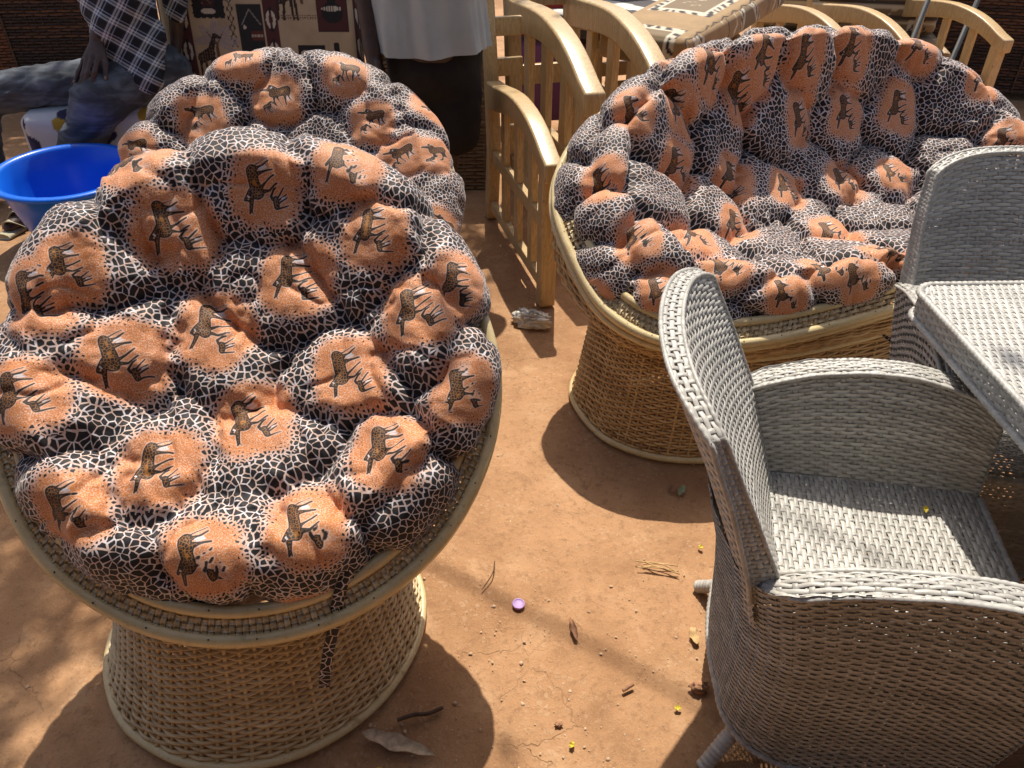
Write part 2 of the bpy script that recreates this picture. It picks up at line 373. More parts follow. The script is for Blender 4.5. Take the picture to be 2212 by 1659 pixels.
# ---------------- materials ----------------
class NG:
    def __init__(s, name):
        s.m = bpy.data.materials.new(name); s.m.use_nodes = True; s.t = s.m.node_tree; s.N = s.t.nodes; s.L = s.t.links
        s.b = s.N['Principled BSDF']; s.out = s.N['Material Output']
    def put(s, sock, v):
        if isinstance(v, bpy.types.NodeSocket): s.L.new(v, sock)
        elif v is not None:
            if sock.type == 'RGBA' and len(v) == 3: v = (*v, 1)
            sock.default_value = v
    def math(s, op, a, b=None, c=None, clamp=False):
        n = s.N.new('ShaderNodeMath'); n.operation = op; n.use_clamp = clamp
        for i, v in enumerate((a, b, c)): 
            if v is not None: s.put(n.inputs[i], v)
        return n.outputs[0]
    def vmath(s, op, a, b=None, scale=None):
        n = s.N.new('ShaderNodeVectorMath'); n.operation = op
        s.put(n.inputs[0], a)
        if b is not None: s.put(n.inputs[1], b)
        if scale is not None: s.put(n.inputs[3], scale)
        return n.outputs['Value'] if op in ('DOT_PRODUCT', 'LENGTH') else n.outputs[0]
    def mix(s, f, a, b):
        n = s.N.new('ShaderNodeMix'); n.data_type = 'RGBA'; s.put(n.inputs[0], f); s.put(n.inputs[6], a); s.put(n.inputs[7], b); return n.outputs[2]
    def mixf(s, f, a, b):
        n = s.N.new('ShaderNodeMix'); n.data_type = 'FLOAT'; s.put(n.inputs[0], f); s.put(n.inputs[2], a); s.put(n.inputs[3], b); return n.outputs[0]
    def mulc(s, a, b):
        n = s.N.new('ShaderNodeMix'); n.data_type = 'RGBA'; n.blend_type = 'MULTIPLY'; s.put(n.inputs[0], 1.0); s.put(n.inputs[6], a); s.put(n.inputs[7], b); return n.outputs[2]
    def ss(s, x, lo, hi, a=0.0, b=1.0):
        n = s.N.new('ShaderNodeMapRange'); n.interpolation_type = 'SMOOTHSTEP'
        for i, v in enumerate((x, lo, hi, a, b)): s.put(n.inputs[i], v)
        return n.outputs[0]
    def rng(s, x, lo, hi, a=0.0, b=1.0):
        n = s.N.new('ShaderNodeMapRange')
        for i, v in enumerate((x, lo, hi, a, b)): s.put(n.inputs[i], v)
        return n.outputs[0]
    def noise(s, vec, scale, det=3.0, rough=.55, dist=0.0, col=False, dim='3D'):
        n = s.N.new('ShaderNodeTexNoise'); n.noise_dimensions = dim
        if vec is not None: s.put(n.inputs['Vector'], vec)
        n.inputs['Scale'].default_value = scale; n.inputs['Detail'].default_value = det; n.inputs['Roughness'].default_value = rough; n.inputs['Distortion'].default_value = dist
        return n.outputs['Color' if col else 'Fac']
    def vor(s, vec, scale, feature='F1', dim='3D', rand=1.0, out='Distance'):
        n = s.N.new('ShaderNodeTexVoronoi'); n.feature = feature; n.voronoi_dimensions = dim
        s.put(n.inputs['Vector'], vec); n.inputs['Scale'].default_value = scale; n.inputs['Randomness'].default_value = rand
        return n.outputs[out]
    def attr(s, name, out='Vector'):
        n = s.N.new('ShaderNodeAttribute'); n.attribute_name = name; return n.outputs[out]
    def coord(s, out='Object'):
        return s.N.new('ShaderNodeTexCoord').outputs[out]
    def mapping(s, vec, scale=(1, 1, 1), rot=(0, 0, 0), loc=(0, 0, 0)):
        n = s.N.new('ShaderNodeMapping'); s.put(n.inputs[0], vec); n.inputs['Scale'].default_value = scale; n.inputs['Rotation'].default_value = rot; n.inputs['Location'].default_value = loc; return n.outputs[0]
    def sep(s, v):
        n = s.N.new('ShaderNodeSeparateXYZ'); s.put(n.inputs[0], v); return n.outputs
    def comb(s, x, y, z):
        n = s.N.new('ShaderNodeCombineXYZ')
        for i, v in enumerate((x, y, z)): s.put(n.inputs[i], v)
        return n.outputs[0]
    def bump(s, h, strength=.3, dist=.01, normal=None):
        n = s.N.new('ShaderNodeBump'); n.inputs['Strength'].default_value = strength; n.inputs['Distance'].default_value = dist; s.put(n.inputs['Height'], h)
        if normal is not None: s.put(n.inputs['Normal'], normal)
        return n.outputs[0]
    def done(s, col=None, rough=None, normal=None, **kw):
        if col is not None: s.put(s.b.inputs['Base Color'], col)
        if rough is not None: s.put(s.b.inputs['Roughness'], rough)
        if normal is not None: s.put(s.b.inputs['Normal'], normal)
        for k, v in kw.items(): s.put(s.b.inputs[k.replace('_', ' ')], v)
        return s.m

def m_soil():
    g = NG('soil'); p = g.coord('Object')
    a = g.noise(p, .9, 5, .6); b = g.noise(p, 7, 6, .62); c = g.noise(p, 60, 4, .6); f = g.noise(p, 260, 3, .6)
    col = g.mix(g.ss(a, .35, .66), (.31, .168, .082), (.45, .258, .135))
    col = g.mix(g.math('MULTIPLY', g.ss(b, .5, .72), .75), col, (.49, .305, .17))
    col = g.mix(g.math('MULTIPLY', g.ss(b, .5, .3), .5), col, (.25, .13, .066))
    pw = g.vmath('ADD', p, g.vmath('SCALE', g.noise(p, 45, 2, .5, col=True), scale=.02))
    v = g.vor(pw, 70, 'F1', out='Distance'); vr = g.vor(pw, 70, 'F1', out='Color')
    peb = g.math('MULTIPLY', g.ss(v, .5, .3), g.ss(g.sep(vr)[0], .62, .68))
    v2 = g.vor(pw, 170, 'F1', out='Distance'); vr2 = g.vor(pw, 170, 'F1', out='Color')
    peb2 = g.math('MULTIPLY', g.ss(v2, .45, .25), g.ss(g.sep(vr2)[1], .7, .76))
    zone = g.ss(g.noise(p, 3, 3, .6), .42, .62)
    col = g.mix(g.math('MULTIPLY', g.math('MULTIPLY', peb, zone), .3), col, (.56, .40, .26))
    col = g.mix(g.math('MULTIPLY', peb2, .35), col, (.24, .12, .06))
    col = g.mix(g.math('MULTIPLY', g.ss(c, .5, .72), .55), col, (.22, .12, .062))
    col = g.mix(g.math('MULTIPLY', g.ss(f, .55, .7), .3), col, (.55, .38, .24))
    pd = g.vmath('ADD', p, g.vmath('SCALE', g.noise(p, 9, 3, .6, col=True), scale=.12))
    ck = g.vor(pd, 7.5, 'DISTANCE_TO_EDGE')
    crack = g.math('MULTIPLY', g.ss(ck, .016, .004), g.ss(g.noise(p, 1.7, 2), .5, .62))
    col = g.mix(g.math('MULTIPLY', crack, .22), col, (.13, .06, .03))
    h = g.math('ADD', g.math('MULTIPLY', b, .9), g.math('ADD', g.math('MULTIPLY', c, .38), g.math('MULTIPLY', f, .13)))
    h = g.math('ADD', h, g.math('MULTIPLY', peb, .08)); h = g.math('SUBTRACT', h, g.math('MULTIPLY', crack, .35))
    return g.done(col, .92, g.bump(h, .62, .012), Specular_IOR_Level=.2)

def m_fabric():
    g = NG('giraffe_print_cotton'); q = g.attr('cloth'); mm, d1, d2 = g.sep(g.attr('print'))
    wob = g.noise(q, 18, 3, .55); m = g.math('ADD', mm, g.math('MULTIPLY', g.math('SUBTRACT', wob, .5), .55))
    qd = g.vmath('ADD', q, g.vmath('SCALE', g.vmath('SUBTRACT', g.noise(q, 40, 1, .5, col=True), (.5, .5, .5)), scale=.0075))
    eA = g.vor(qd, 80, 'DISTANCE_TO_EDGE', '2D'); eB = g.vor(qd, 125, 'DISTANCE_TO_EDGE', '2D', .9)
    big = g.noise(q, 9, 2, .5)
    thA = g.math('ADD', g.rng(m, 1.3, 1.75, .15, .075), g.math('MULTIPLY', g.math('SUBTRACT', g.noise(q, 70, 2, .5), .5), .2))
    bA = g.ss(g.math('SUBTRACT', eA, thA), -.02, .02)
    thB = g.rng(m, .80, 1.38, .58, .10); bB = g.ss(g.math('SUBTRACT', eB, thB), -.03, .03)
    black = g.mixf(g.math('GREATER_THAN', g.math('ADD', m, g.math('MULTIPLY', g.math('SUBTRACT', big, .5), .5)), 1.36), bB, bA)
    sp = g.noise(q, 380, 2, .6); sp2 = g.noise(q, 30, 3, .6)
    ga = g.ss(g.noise(q, 75, 2, .5), .4, .56)
    crack = g.mix(g.math('MULTIPLY', ga, .55), (.66, .61, .63), (.56, .30, .15))
    crack = g.mix(g.ss(m, 1.05, 1.5), g.mix(.45, crack, (.66, .40, .29)), crack)
    speck = g.ss(sp, .50, .58); amt = g.rng(sp2, .3, .7, .8, .3)
    orange = g.mix(g.ss(g.noise(q, 14, 3), .35, .7), (.57, .195, .048), (.52, .19, .065))
    patch = g.mix(g.math('MULTIPLY', speck, amt), orange, (.74, .57, .47))
    base = g.mix(g.ss(m, 1.0, 1.42), patch, crack)
    col = g.mix(black, base, g.mix(sp2, (.009, .008, .010), (.016, .014, .016)))
    inb = g.ss(m, 1.75, 1.5)
    halo = g.math('MULTIPLY', g.ss(d1, .045, .015), inb); col = g.mix(g.math('MULTIPLY', halo, .38), col, (.70, .55, .48))
    net = g.vor(q, 190, 'DISTANCE_TO_EDGE', '2D')
    fur = g.mix(g.math('MULTIPLY', g.ss(net, .17, .06), g.ss(d1, -.02, -.05)), (.02, .013, .01), (.27, .115, .035))
    fur = g.mix(g.math('MULTIPLY', g.ss(d1, -.09, -.16), g.ss(g.noise(q, 60, 2), .55, .62)), fur, (.36, .15, .03))
    col = g.mix(g.math('MULTIPLY', g.ss(d1, .012, -.008), inb), col, fur)
    col = g.mix(g.math('MULTIPLY', g.ss(d2, .008, -.008), inb), col, (.62, .58, .60))
    h = g.math('ADD', g.noise(q, 90, 4, .6), g.math('MULTIPLY', g.noise(q, 1500, 1, .5), .15))
    return g.done(col, .62, g.bump(h, .25, .004), Sheen_Weight=.25, Sheen_Roughness=.4, Specular_IOR_Level=.35)

def m_rattan(name, dark, mid, light, rough=.42):
    g = NG(name); r = g.attr('rnd', 'Fac'); p = g.coord('Object')
    n = g.noise(p, 35, 4, .6); n2 = g.noise(p, 180, 2, .6); n3 = g.noise(p, 5, 3)
    t = g.math('ADD', g.math('MULTIPLY', r, .6), g.math('MULTIPLY', n, .4))
    c = g.mix(g.ss(t, .25, .5), dark, mid); c = g.mix(g.ss(t, .5, .78), c, light)
    c = g.mix(g.math('MULTIPLY', g.ss(n2, .6, .72), .35), c, (.16, .08, .03))
    c = g.mix(g.math('MULTIPLY', g.ss(n3, .5, .7), .4), c, dark); n4 = g.noise(p, 26, 4, .65); c = g.mix(g.math('MULTIPLY', g.ss(n4, .6, .7), .5), c, tuple(x * .55 for x in dark))
    return g.done(c, rough, g.bump(n2, .25, .002), Specular_IOR_Level=.5)

def m_grey():
    g = NG('grey_synthetic_cane'); r = g.attr('rnd', 'Fac'); p = g.coord('Object')
    n = g.noise(p, 14, 3, .6); n2 = g.noise(p, 420, 2, .5)
    t = g.math('ADD', g.math('MULTIPLY', r, .65), g.math('MULTIPLY', n, .5))
    c = g.mix(g.ss(t, .3, .85), (.34, .328, .298), (.52, .505, .462))
    c = g.mix(g.math('MULTIPLY', g.ss(g.noise(p, 3.2, 4, .6), .52, .7), .35), c, (.39, .35, .295))
    return g.done(c, g.rng(n2, .3, .7, .36, .52), g.bump(n2, .12, .001), Specular_IOR_Level=.5)

def m_wood():
    g = NG('varnished_pine'); p = g.coord('Object')
    q = g.mapping(p, (14, 14, 1.6)); n = g.noise(q, 3, 4, .6, 1.2); k = g.noise(p, 2.5, 2)
    w = g.math('FRACT', g.math('MULTIPLY', n, 6.0))
    c = g.mix(g.ss(w, .1, .9), (.46, .315, .155), (.60, .435, .225))
    c = g.mix(g.math('MULTIPLY', g.ss(k, .55, .72), .5), c, (.46, .27, .105))
    v = g.vor(p, 7, 'F1'); c = g.mix(g.ss(v, .09, .04), c, (.2, .1, .04))
    return g.done(c, .33, g.bump(n, .08, .003), Specular_IOR_Level=.5)

def m_plain(name, col, rough=.6, var=.15, scale=20, bump=.1, **kw):
    g = NG(name); p = g.coord('Object'); n = g.noise(p, scale, 4, .6)
    c = g.mix(g.ss(n, .3, .7), tuple(x * (1 - var) for x in col), tuple(min(1, x * (1 + var)) for x in col))
    return g.done(c, rough, g.bump(g.noise(p, scale * 6, 3), bump, .003), **kw)

def m_jeans():
    g = NG('worn_grey_denim'); p = g.coord('Object')
    n = g.noise(g.mapping(p, (2, 5, 10), (0, .4, .35)), 1.6, 5, .6, .6); f = g.noise(p, 500, 2)
    c = g.mix(g.ss(n, .38, .72), (.024, .028, .035), (.15, .172, .205)); c = g.mix(g.math('MULTIPLY', f, .25), c, (.16, .18, .21))
    return g.done(c, .85, g.bump(f, .2, .002))

def m_plaid():
    g = NG('plaid_cotton'); p = g.coord('Object')
    a = g.math('MULTIPLY', g.vmath('DOT_PRODUCT', p, (.80, .1, -.62)), 13.5); b = g.math('MULTIPLY', g.vmath('DOT_PRODUCT', p, (.52, .3, .80)), 13.5)
    def band(x, lo, hi):
        f = g.math('FRACT', x); return g.math('MULTIPLY', g.math('GREATER_THAN', f, lo), g.math('LESS_THAN', f, hi))
    def thread(x):
        c = g.mix(band(x, .0, .42), (.028, .04, .075), (.010, .010, .014)); c = g.mix(band(x, .5, .78), c, (.62, .63, .60)); c = g.mix(band(x, .61, .67), c, (.05, .09, .27)); return g.mix(band(x, .9, .95), c, (.45, .5, .6))
    c = g.mix(.5, thread(a), thread(b)); f = g.noise(p, 600, 1)
    return g.done(c, .85, g.bump(f, .15, .002))

def m_col(name, rough=.85, attr='col', bump=.2):
    g = NG(name); c = g.attr(attr, 'Color'); p = g.coord('Object'); n = g.noise(p, 500, 2); k = g.noise(p, 6, 3)
    c2 = g.mulc(c, g.mix(k, (.86, .86, .86), (1.06, 1.06, 1.06)))
    return g.done(c2, rough, g.bump(n, bump, .002), Sheen_Weight=.15)

def m_darkweave():
    g = NG('dark_brown_weave'); r = g.attr('rnd', 'Fac'); c = g.mix(g.ss(r, .35, .75), (.035, .016, .008), (.14, .055, .022))
    return g.done(c, .5)

M = dict(soil=m_soil(), fabric=m_fabric(),
    rattan=m_rattan('pale_rattan', (.44, .31, .155), (.64, .485, .27), (.76, .62, .39)), rattan_rim=m_rattan('straw_rattan', (.50, .38, .21), (.68, .55, .34), (.80, .68, .46)),
    rattan_sofa=m_rattan('honey_rattan', (.34, .19, .07), (.58, .38, .16), (.70, .50, .25)),
    pole=m_rattan('rattan_pole', (.42, .30, .13), (.60, .46, .225), (.70, .57, .32), .30),
    grey=m_grey(), wood=m_wood(), jeans=m_jeans(), plaid=m_plaid(), printc=m_col('printed_upholstery'), darkweave=m_darkweave(),
    skin=m_plain('brown_skin', (.075, .042, .03), .48, .12, 30, .1), nail=m_plain('nail', (.30, .19, .15), .35, .1),
    shirt=m_plain('pale_grey_jersey', (.47, .50, .49), .9, .06, 9, .1), trousers=m_plain('black_cloth', (.014, .011, .011), .9, .2, 12),
    basin=m_plain('blue_plastic', (.008, .135, .70), .3, .04, 4, .02), sandal=m_plain('khaki_leather', (.40, .36, .24), .7, .1),
    tan=m_plain('tan_cloth', (.40, .27, .12), .9, .1, 60), red=m_plain('red_cloth', (.30, .025, .02), .8), purple=m_plain('purple_cloth', (.22, .075, .24), .85),
    tan_weave=m_rattan('brown_weave', (.10, .06, .03), (.17, .11, .06), (.24, .16, .085), .6), orange=m_rattan('orange_weave', (.10, .03, .008), (.22, .075, .02), (.36, .13, .035)),
    stone=m_plain('pebble', (.50, .36, .235), .9, .2, 40), bark=m_plain('dry_bark', (.48, .37, .25), .9, .3, 60, .4), twig=m_plain('dark_twig', (.10, .06, .035), .9, .3, 60),
    straw=m_plain('dry_grass', (.50, .33, .15), .85, .2, 60), leaf_dry=m_plain('dry_leaf', (.26, .13, .07), .8, .25, 60), leaf_green=m_plain('grey_green_leaf', (.25, .29, .16), .75, .2, 60),
    leaf_yellow=m_plain('yellow_leaf', (.62, .50, .05), .7, .15, 60), cap=m_plain('lilac_plastic', (.56, .36, .74), .45, .06, 60), clod=m_plain('red_clod', (.40, .21, .115), .95, .3, 50, .5),
    foliage=m_plain('tree_leaf', (.055, .10, .025), .55, .3, 3), trunk=m_plain('tree_bark', (.13, .09, .06), .9, .3, 8, .5), metal=m_plain('dull_steel', (.07, .072, .078), .5, .15, 8, .05, Metallic=.3))
_g = NG('crumpled_polythene'); _n = _g.noise(_g.coord('Object'), 30, 3)
M['bag'] = _g.done(_g.mix(_n, (.62, .57, .47), (.80, .78, .70)), .25, _g.bump(_n, .3, .01), Transmission_Weight=.25)

# ---------------- ground ----------------
def axis(lo, hi, step, far):
    a = np.arange(lo, hi + 1e-6, step); g = [a[-1]]; d = step
    while g[-1] < far: d *= 1.35; g.append(g[-1] + d)
    l = [a[0]]; d = step
    while l[-1] > -far: d *= 1.35; l.append(l[-1] - d)
    return np.concatenate([np.array(l[:0:-1]), a, np.array(g[1:])])
gx, gy = np.meshgrid(axis(-1.8, 1.6, .016, 60), axis(.2, 3.4, .016, 60), indexing='ij')
gz = -.004 + .0065 * fbm(gx * 3, gy * 3, 2) + .0035 * fbm(gx * 17, gy * 17, 5, 2) + .002 * fbm(gx * 40, gy * 40, 8, 1)
ground = surf_grid('ground', np.stack([gx, gy, gz - .004], -1), M['soil']); ground['kind'] = 'structure'

# ---------------- rattan bowl chairs ----------------
def sup(th, a, b, n):
    e = 2 / n; c, s = np.cos(th), np.sin(th)
    return a * np.sign(c) * np.abs(c) ** e, b * np.sign(s) * np.abs(s) ** e

def bowl_chair(name, B, bc, ab, wc, wab, zw, nb, rows, bowl_rows, mat, label, cat, nrim, sides=5, bulge=.05):
    root = empty(name, (0, 0, 0)); tag(root, label, cat)
    cy, sy = math.cos(B['yaw']), math.sin(B['yaw'])
    def ringpt(u, c, a, b, n, z):
        x, y = sup(2 * math.pi * u, a, b, n)
        return np.stack([c[0] + x * cy - y * sy, c[1] + x * sy + y * cy, z + 0 * x], -1)
    n = 2.0 if B['n'] < 2.1 else 2.5
    def Sb(u, v):
        f = v ** .75
        p0 = ringpt(u, bc, ab[0], ab[1], n, v * (zw - .02) + .02); p1 = ringpt(u, wc, wab[0], wab[1], n, v * (zw - .02) + .02)
        return p0 + (p1 - p0) * f[..., None] if np.ndim(f) else p0 + (p1 - p0) * f
    def rimpt(u, off=0.0, h=0.0):
        x, y = rim_local(B, 2 * math.pi * u, off); return bowl_to_world(B, x, y, h)
    def Sw(u, v):
        p0 = ringpt(u, wc, wab[0], wab[1], n, zw); p1 = rimpt(u, -.006, -.035)
        x, y = sup(2 * math.pi * u, 1, 1, n); out = np.stack([x * cy - y * sy, x * sy + y * cy, 0 * x - .6], -1)
        v = np.asarray(v)[..., None]
        return p0 + (p1 - p0) * v + out * bulge * np.sin(np.pi * v) * np.clip((np.linalg.norm(p1 - p0, axis=-1, keepdims=True)) / .3, 0, 1)
    a = Acc(); weave(a, Sb, nb, rows, circ(.0041, sides, .9), circ(.0046, 5), .0040, True, 4, 0.0, -1, 3, True, 1, True, .13)
    base = a.build('base', mat, root)
    a = Acc(); weave(a, Sw, nb, bowl_rows, circ(.0042, sides, .9), circ(.0044, 5), .0042, True, 4, 0.0, -1, 5, True, 1, True, .13)
    bowl = a.build('bowl', mat, root)
    t = np.linspace(0, 1, 161)[:-1]
    def pole(nm, pts, r, par, wob=.0012):
        a = Acc(); N = np.broadcast_to(np.array([0., 0, 1]), pts.shape)
        pts = pts + wob * np.stack([vnoise(t * 23, t * 0 + 1), vnoise(t * 23, t * 0 + 5), vnoise(t * 23, t * 0 + 9)], -1) * 2
        rr = 1 + .05 * vnoise(t * 37, t * 0 + 3) + .07 * np.clip(1 - np.abs(((t * 17) % 1) - .5) * 22, 0, 1)
        V, F, _ = sweep(pts[None], N[None], circ(r, 9), True, True, rr); a.add(V, F, .75); return a.build(nm, M['pole'], par)
    pole('bottom_ring', ringpt(t, bc, ab[0] + .004, ab[1] + .004, n, .011), .0105, root)
    pole('waist_ring', ringpt(t, wc, wab[0] + .008, wab[1] + .008, n, zw), .011, root)
    pole('waist_ring', ringpt(t, wc, wab[0] + .01, wab[1] + .01, n, zw + .021), .009, root)
    rim = pole('rim_pole', rimpt(t), .0135, root); pole('rim_pole', rimpt(t, -.050, .020), .0125, root); pole('rim_pole', rimpt(t, .004, -.026), .010, root)
    def Sr(u, v):
        v = np.asarray(v); x, y = rim_local(B, 2 * math.pi * u, 0.0)
        xi, yi = rim_local(B, 2 * math.pi * u, -.050); return bowl_to_world(B, x + (xi - x) * v, y + (yi - y) * v, .004 + .017 * v)
    a = Acc(); weave(a, Sr, nrim, 4, strip(.008, .0012), strip(.0095, .0018), .0022, True, 3, .0032, -1, 9, False, 3, False, .15)
    a.build('rim_weave', M['rattan_rim'], root)
    # nail heads along the poles
    a = Acc()
    for k in range(int(nrim / 8)):
        for off, h in ((0.0, .0132), (-.050, .0323)):
            p = rimpt(np.array([(k + .3 * random.random()) / (nrim / 8)]), off, h)[0]
            curve_tube(a, [p + (0, 0, -.002), p + (0, 0, .0012)], .0016, 6, up=(1, 0, 0))
    a.build('nails', M['twig'], root, kind='stuff')
    return root



def cushion(name, B, N, Mn, lumps, patches, up, label, bp, A=.055, A2=.018, seed=1.0, wr=1.0, var=2.8):
    W, q, rho = cushion_points(B, N, Mn, lumps, A, A2, seed, bp, wr, var)
    rs = np.random.RandomState(int(seed * 10))
    pt = [(x, y, up + rs.uniform(-.25, .25), rs.uniform(.94, 1.1)) for x, y in patches]
    # the print runs on over the sides in the same repeat
    ax = np.arange(-6, 7) * .19
    for i, a in enumerate(ax):
        for j, b in enumerate(ax):
            c = (a + .095 * (j % 2) + rs.uniform(-.02, .02), b + rs.uniform(-.02, .02))
            if min(math.hypot(c[0] - p[0], c[1] - p[1]) for p in pt) > .215 and max(abs(c[0]) / B['a'], abs(c[1]) / B['b']) > .8 and abs(c[0]) < 1.25 * B['a'] and abs(c[1]) < 1.35 * B['b']:
                pt.append((c[0], c[1], up + rs.uniform(-.2, .2), 1.0))
    pr = print_attr(q, pt)
    o = surf_grid(name, W, M['fabric'], None, {'cloth': np.concatenate([q, 0 * q[..., :1]], -1).reshape(-1, 3), 'print': pr.reshape(-1, 3)})
    tag(o, label, 'cushion'); return o

def strap(name, pts, w, th, parent, nrm, seed=0):
    p = spline(np.array(pts, float), 12); N = np.broadcast_to(np.array(nrm, float), p.shape)
    V, F, _ = sweep(p[None], N[None], [(-w / 2, -th), (-w / 2, th), (w / 2, th), (w / 2, -th)], False, True)
    s = np.repeat(np.linspace(0, np.linalg.norm(np.diff(p, axis=0), axis=1).sum(), len(p)), 4); wv = np.tile([0, 0, w, w], len(p))
    q = np.stack([s + 3 + seed, wv + 1, 0 * s], -1); pr = np.stack([2.0 + 0 * s, 9 + 0 * s, 9 + 0 * s], -1)
    return mk(name, V, F, M['fabric'], parent, {'cloth': q, 'print': pr})

front_chair = bowl_chair('rattan_bowl_chair', FRONT, (-.578, 1.163), (.357, .357), (-.557, 1.165), (.272, .272), .352, 64, 37, 13, M['rattan'],
    'round rattan bowl chair with a flared woven base and a hanging cloth tie', 'chair', 236)
rear_chair = bowl_chair('rattan_bowl_chair', REAR, (-.76, 2.27), (.37, .37), (-.75, 2.27), (.29, .29), .26, 50, 18, 9, M['rattan'],
    'round rattan bowl chair standing between the standing person and the front bowl chair', 'chair', 200, 4)
sofa = bowl_chair('rattan_bowl_sofa', SOFA, (.94, 2.235), (.765, .39), (.95, 2.25), (.72, .345), .335, 104, 34, 18, M['rattan_sofa'],
    'wide oval rattan bowl sofa on a woven oval base', 'sofa', 330, 5, .045)

fc = cushion('bowl_cushion', FRONT, 440, 440, F_LUMPS, F_PATCH, math.pi - .12, 'tufted giraffe print cushion bulging over the rim of the front bowl chair', dict(grow=1.035, sy=.060, hc=.02, he=.11, e=.11), .034, .002, 1.0, 1.4, 1.8)
rc = cushion('bowl_cushion', REAR, 320, 320, R_LUMPS, R_PATCH, math.pi / 2, 'tufted giraffe print cushion with upright giraffes in the rear bowl chair', dict(grow=1.04, sy=.04, hc=.02, he=.11, e=.11), .036, .003, 2.0, 1.3, 1.8)
sc = cushion('sofa_cushion', SOFA, 520, 380, S_LUMPS, S_PATCH, math.pi - .35, 'long tufted giraffe print cushion filling the oval rattan sofa', dict(grow=1.01, sy=.035, hc=-.16, he=.10, e=.10, backlift=.05), .048, .004, 3.0, 1.4, 1.2)
strap('tie_strap', [(-.285, .985, .475), (-.272, .955, .494), (-.284, .918, .49), (-.303, .895, .455), (-.316, .882, .41), (-.330, .876, .35), (-.346, .872, .29), (-.358, .862, .235), (-.362, .856, .205)], .021, .0012, fc, (.25, -1, .35), 1)
strap('tie_strap', [(1.085, 2.0, .50), (1.075, 1.975, .49), (1.07, 1.945, .45), (1.07, 1.93, .40), (1.085, 1.92, .35), (1.115, 1.90, .325), (1.16, 1.885, .315)], .009, .0015, sc, (.2, -1, .4), 2)
strap('tie_strap', [(-.235, 2.60, .72), (-.238, 2.56, .745), (-.247, 2.50, .735), (-.252, 2.44, .695), (-.243, 2.37, .635), (-.225, 2.31, .57)], .012, .0015, rc, (.4, -.6, .7), 3)

# ---------------- grey woven armchairs ----------------
def arm_top(x): return np.interp(x, [-.30, -.24, -.18, -.10, 0., .08, .15, .21, .25, .28], [.585, .605, .632, .656, .67, .668, .655, .632, .61, .59])
def out_w(z): return np.interp(z, [0, .12, .43, .66, .9], [.215, .222, .272, .305, .305])
def bo_x(z): return np.interp(z, [.12, .30, .43, .60, .75, .9], [-.222, -.228, -.238, -.275, -.325, -.388])
def bi_x(z): return np.interp(z, [.40, .43, .60, .75, .9], [-.150, -.155, -.215, -.285, -.358])
def b_w(z): return np.interp(z, [.12, .43, .60, .78, .9], [.205, .235, .255, .252, .236])

def back_in(u, v):
    w = 2 * u - 1; z = .405 + v * .49; z = z - .028 * np.abs(w) ** 5 * v ** 3 + .012 * (1 - w * w) * v ** 2
    return np.stack([bi_x(z) - .045 * (1 - w * w) * (.25 + .75 * v), w * b_w(z), z], -1)
def back_out_z(w, z0, v):
    z = z0 - .028 * np.abs(w) ** 5 * v ** 3 + .012 * (1 - w * w) * v ** 2
    return np.stack([bo_x(z) - .05 * (1 - w * w) * (.35 + .65 * v) + .012 * np.abs(w) ** 6, w * (b_w(z) + .014), z], -1)
def back_out(u, v): return back_out_z(2 * u - 1, .50 + v * .395, v)
def back_band(u, v):
    """edge of the backrest: up one side, over the top, down the other"""
    t = np.clip(u, 0, 1); z = np.where(t < .34, +.56 + (t / .34) * .335, np.where(t > .66, .56 + ((1 - t) / .34) * .335, .895))
    w = np.where(t < .34, 0.0, np.where(t > .66, 1.0, (t - .34) / .32))
    a = back_in(w, np.clip((z - .405) / .49, 0, 1)); b = back_out_z(2 * w - 1, z, np.clip((z - .50) / .395, 0, 1))
    return a + (b - a) * np.asarray(v)[..., None]
def side_in(s):
    def f(u, v):
        x = -.235 + u * .495; zt = arm_top(x); z = .42 + v * (zt - .42)
        x2 = x + .06 * (1 - v) * np.clip((.1 - x) / .3, 0, 1)
        return np.stack([x2, s * (.205 + .05 * (z - .42) / .24), z], -1)
    return f
def yin(x): return .205 + .05 * (arm_top(x) - .42) / .24
def yout(x, z):
    d = np.clip(bo_x(z) + .095 - x, 0, .0949); return out_w(z) - .095 + np.sqrt(.095 ** 2 - d ** 2)
def shell(u, v):
    """outer skin from one front corner round the back to the other"""
    sg = np.where(u < .5, -1.0, 1.0); s = 1 - np.abs(2 * u - 1)
    xs = .268 - .448 * np.clip(s / .6, 0, 1) - .095 * np.sin(np.clip((s - .6) / .22, 0, 1) * np.pi / 2); zt = arm_top(xs) + .004
    zb = .03 + .09 * np.clip((s - .55) / .25, 0, 1); z = zb + v * (zt - zb)
    w = out_w(z); bo = bo_x(z); rc = .095; al = np.clip((s - .6) / .22, 0, 1) * np.pi / 2; t = np.clip((s - .82) / .18, 0, 1)
    xf = .268 - .03 * (1 - v); x0 = bo + rc; x = np.where(s < .6, xf + (x0 - xf) * np.clip(s / .6, 0, 1), x0 - rc * np.sin(al)); y = np.where(s < .82, w - rc * (1 - np.cos(al)), (w - rc) * (1 - t))
    x = x - .034 * (1 - (1 - t) ** 2) * (.4 + .6 * v) - .010 * np.sin(al)
    return np.stack([x, sg * y, z], -1)
def side_top(s):
    def f(u, v):
        x = -.245 + u * .513; zt = arm_top(x); a = yin(x); b = yout(x, zt)
        return np.stack([x, s * (a + (b - a) * v), zt + .006 * np.sin(np.pi * v)], -1)
    return f
def side_front(s):
    def f(u, v):
        z = .05 + v * (.6 - .05); a = np.where(z > .42, .205 + .05 * (z - .42) / .24, .205 - .02 * (.42 - z) / .3); b = yout(.26, z)
        return np.stack([.266 - .028 * (1 - v) + .004 * np.sin(np.pi * u), s * (a + (b - a) * u), z], -1)
    return f
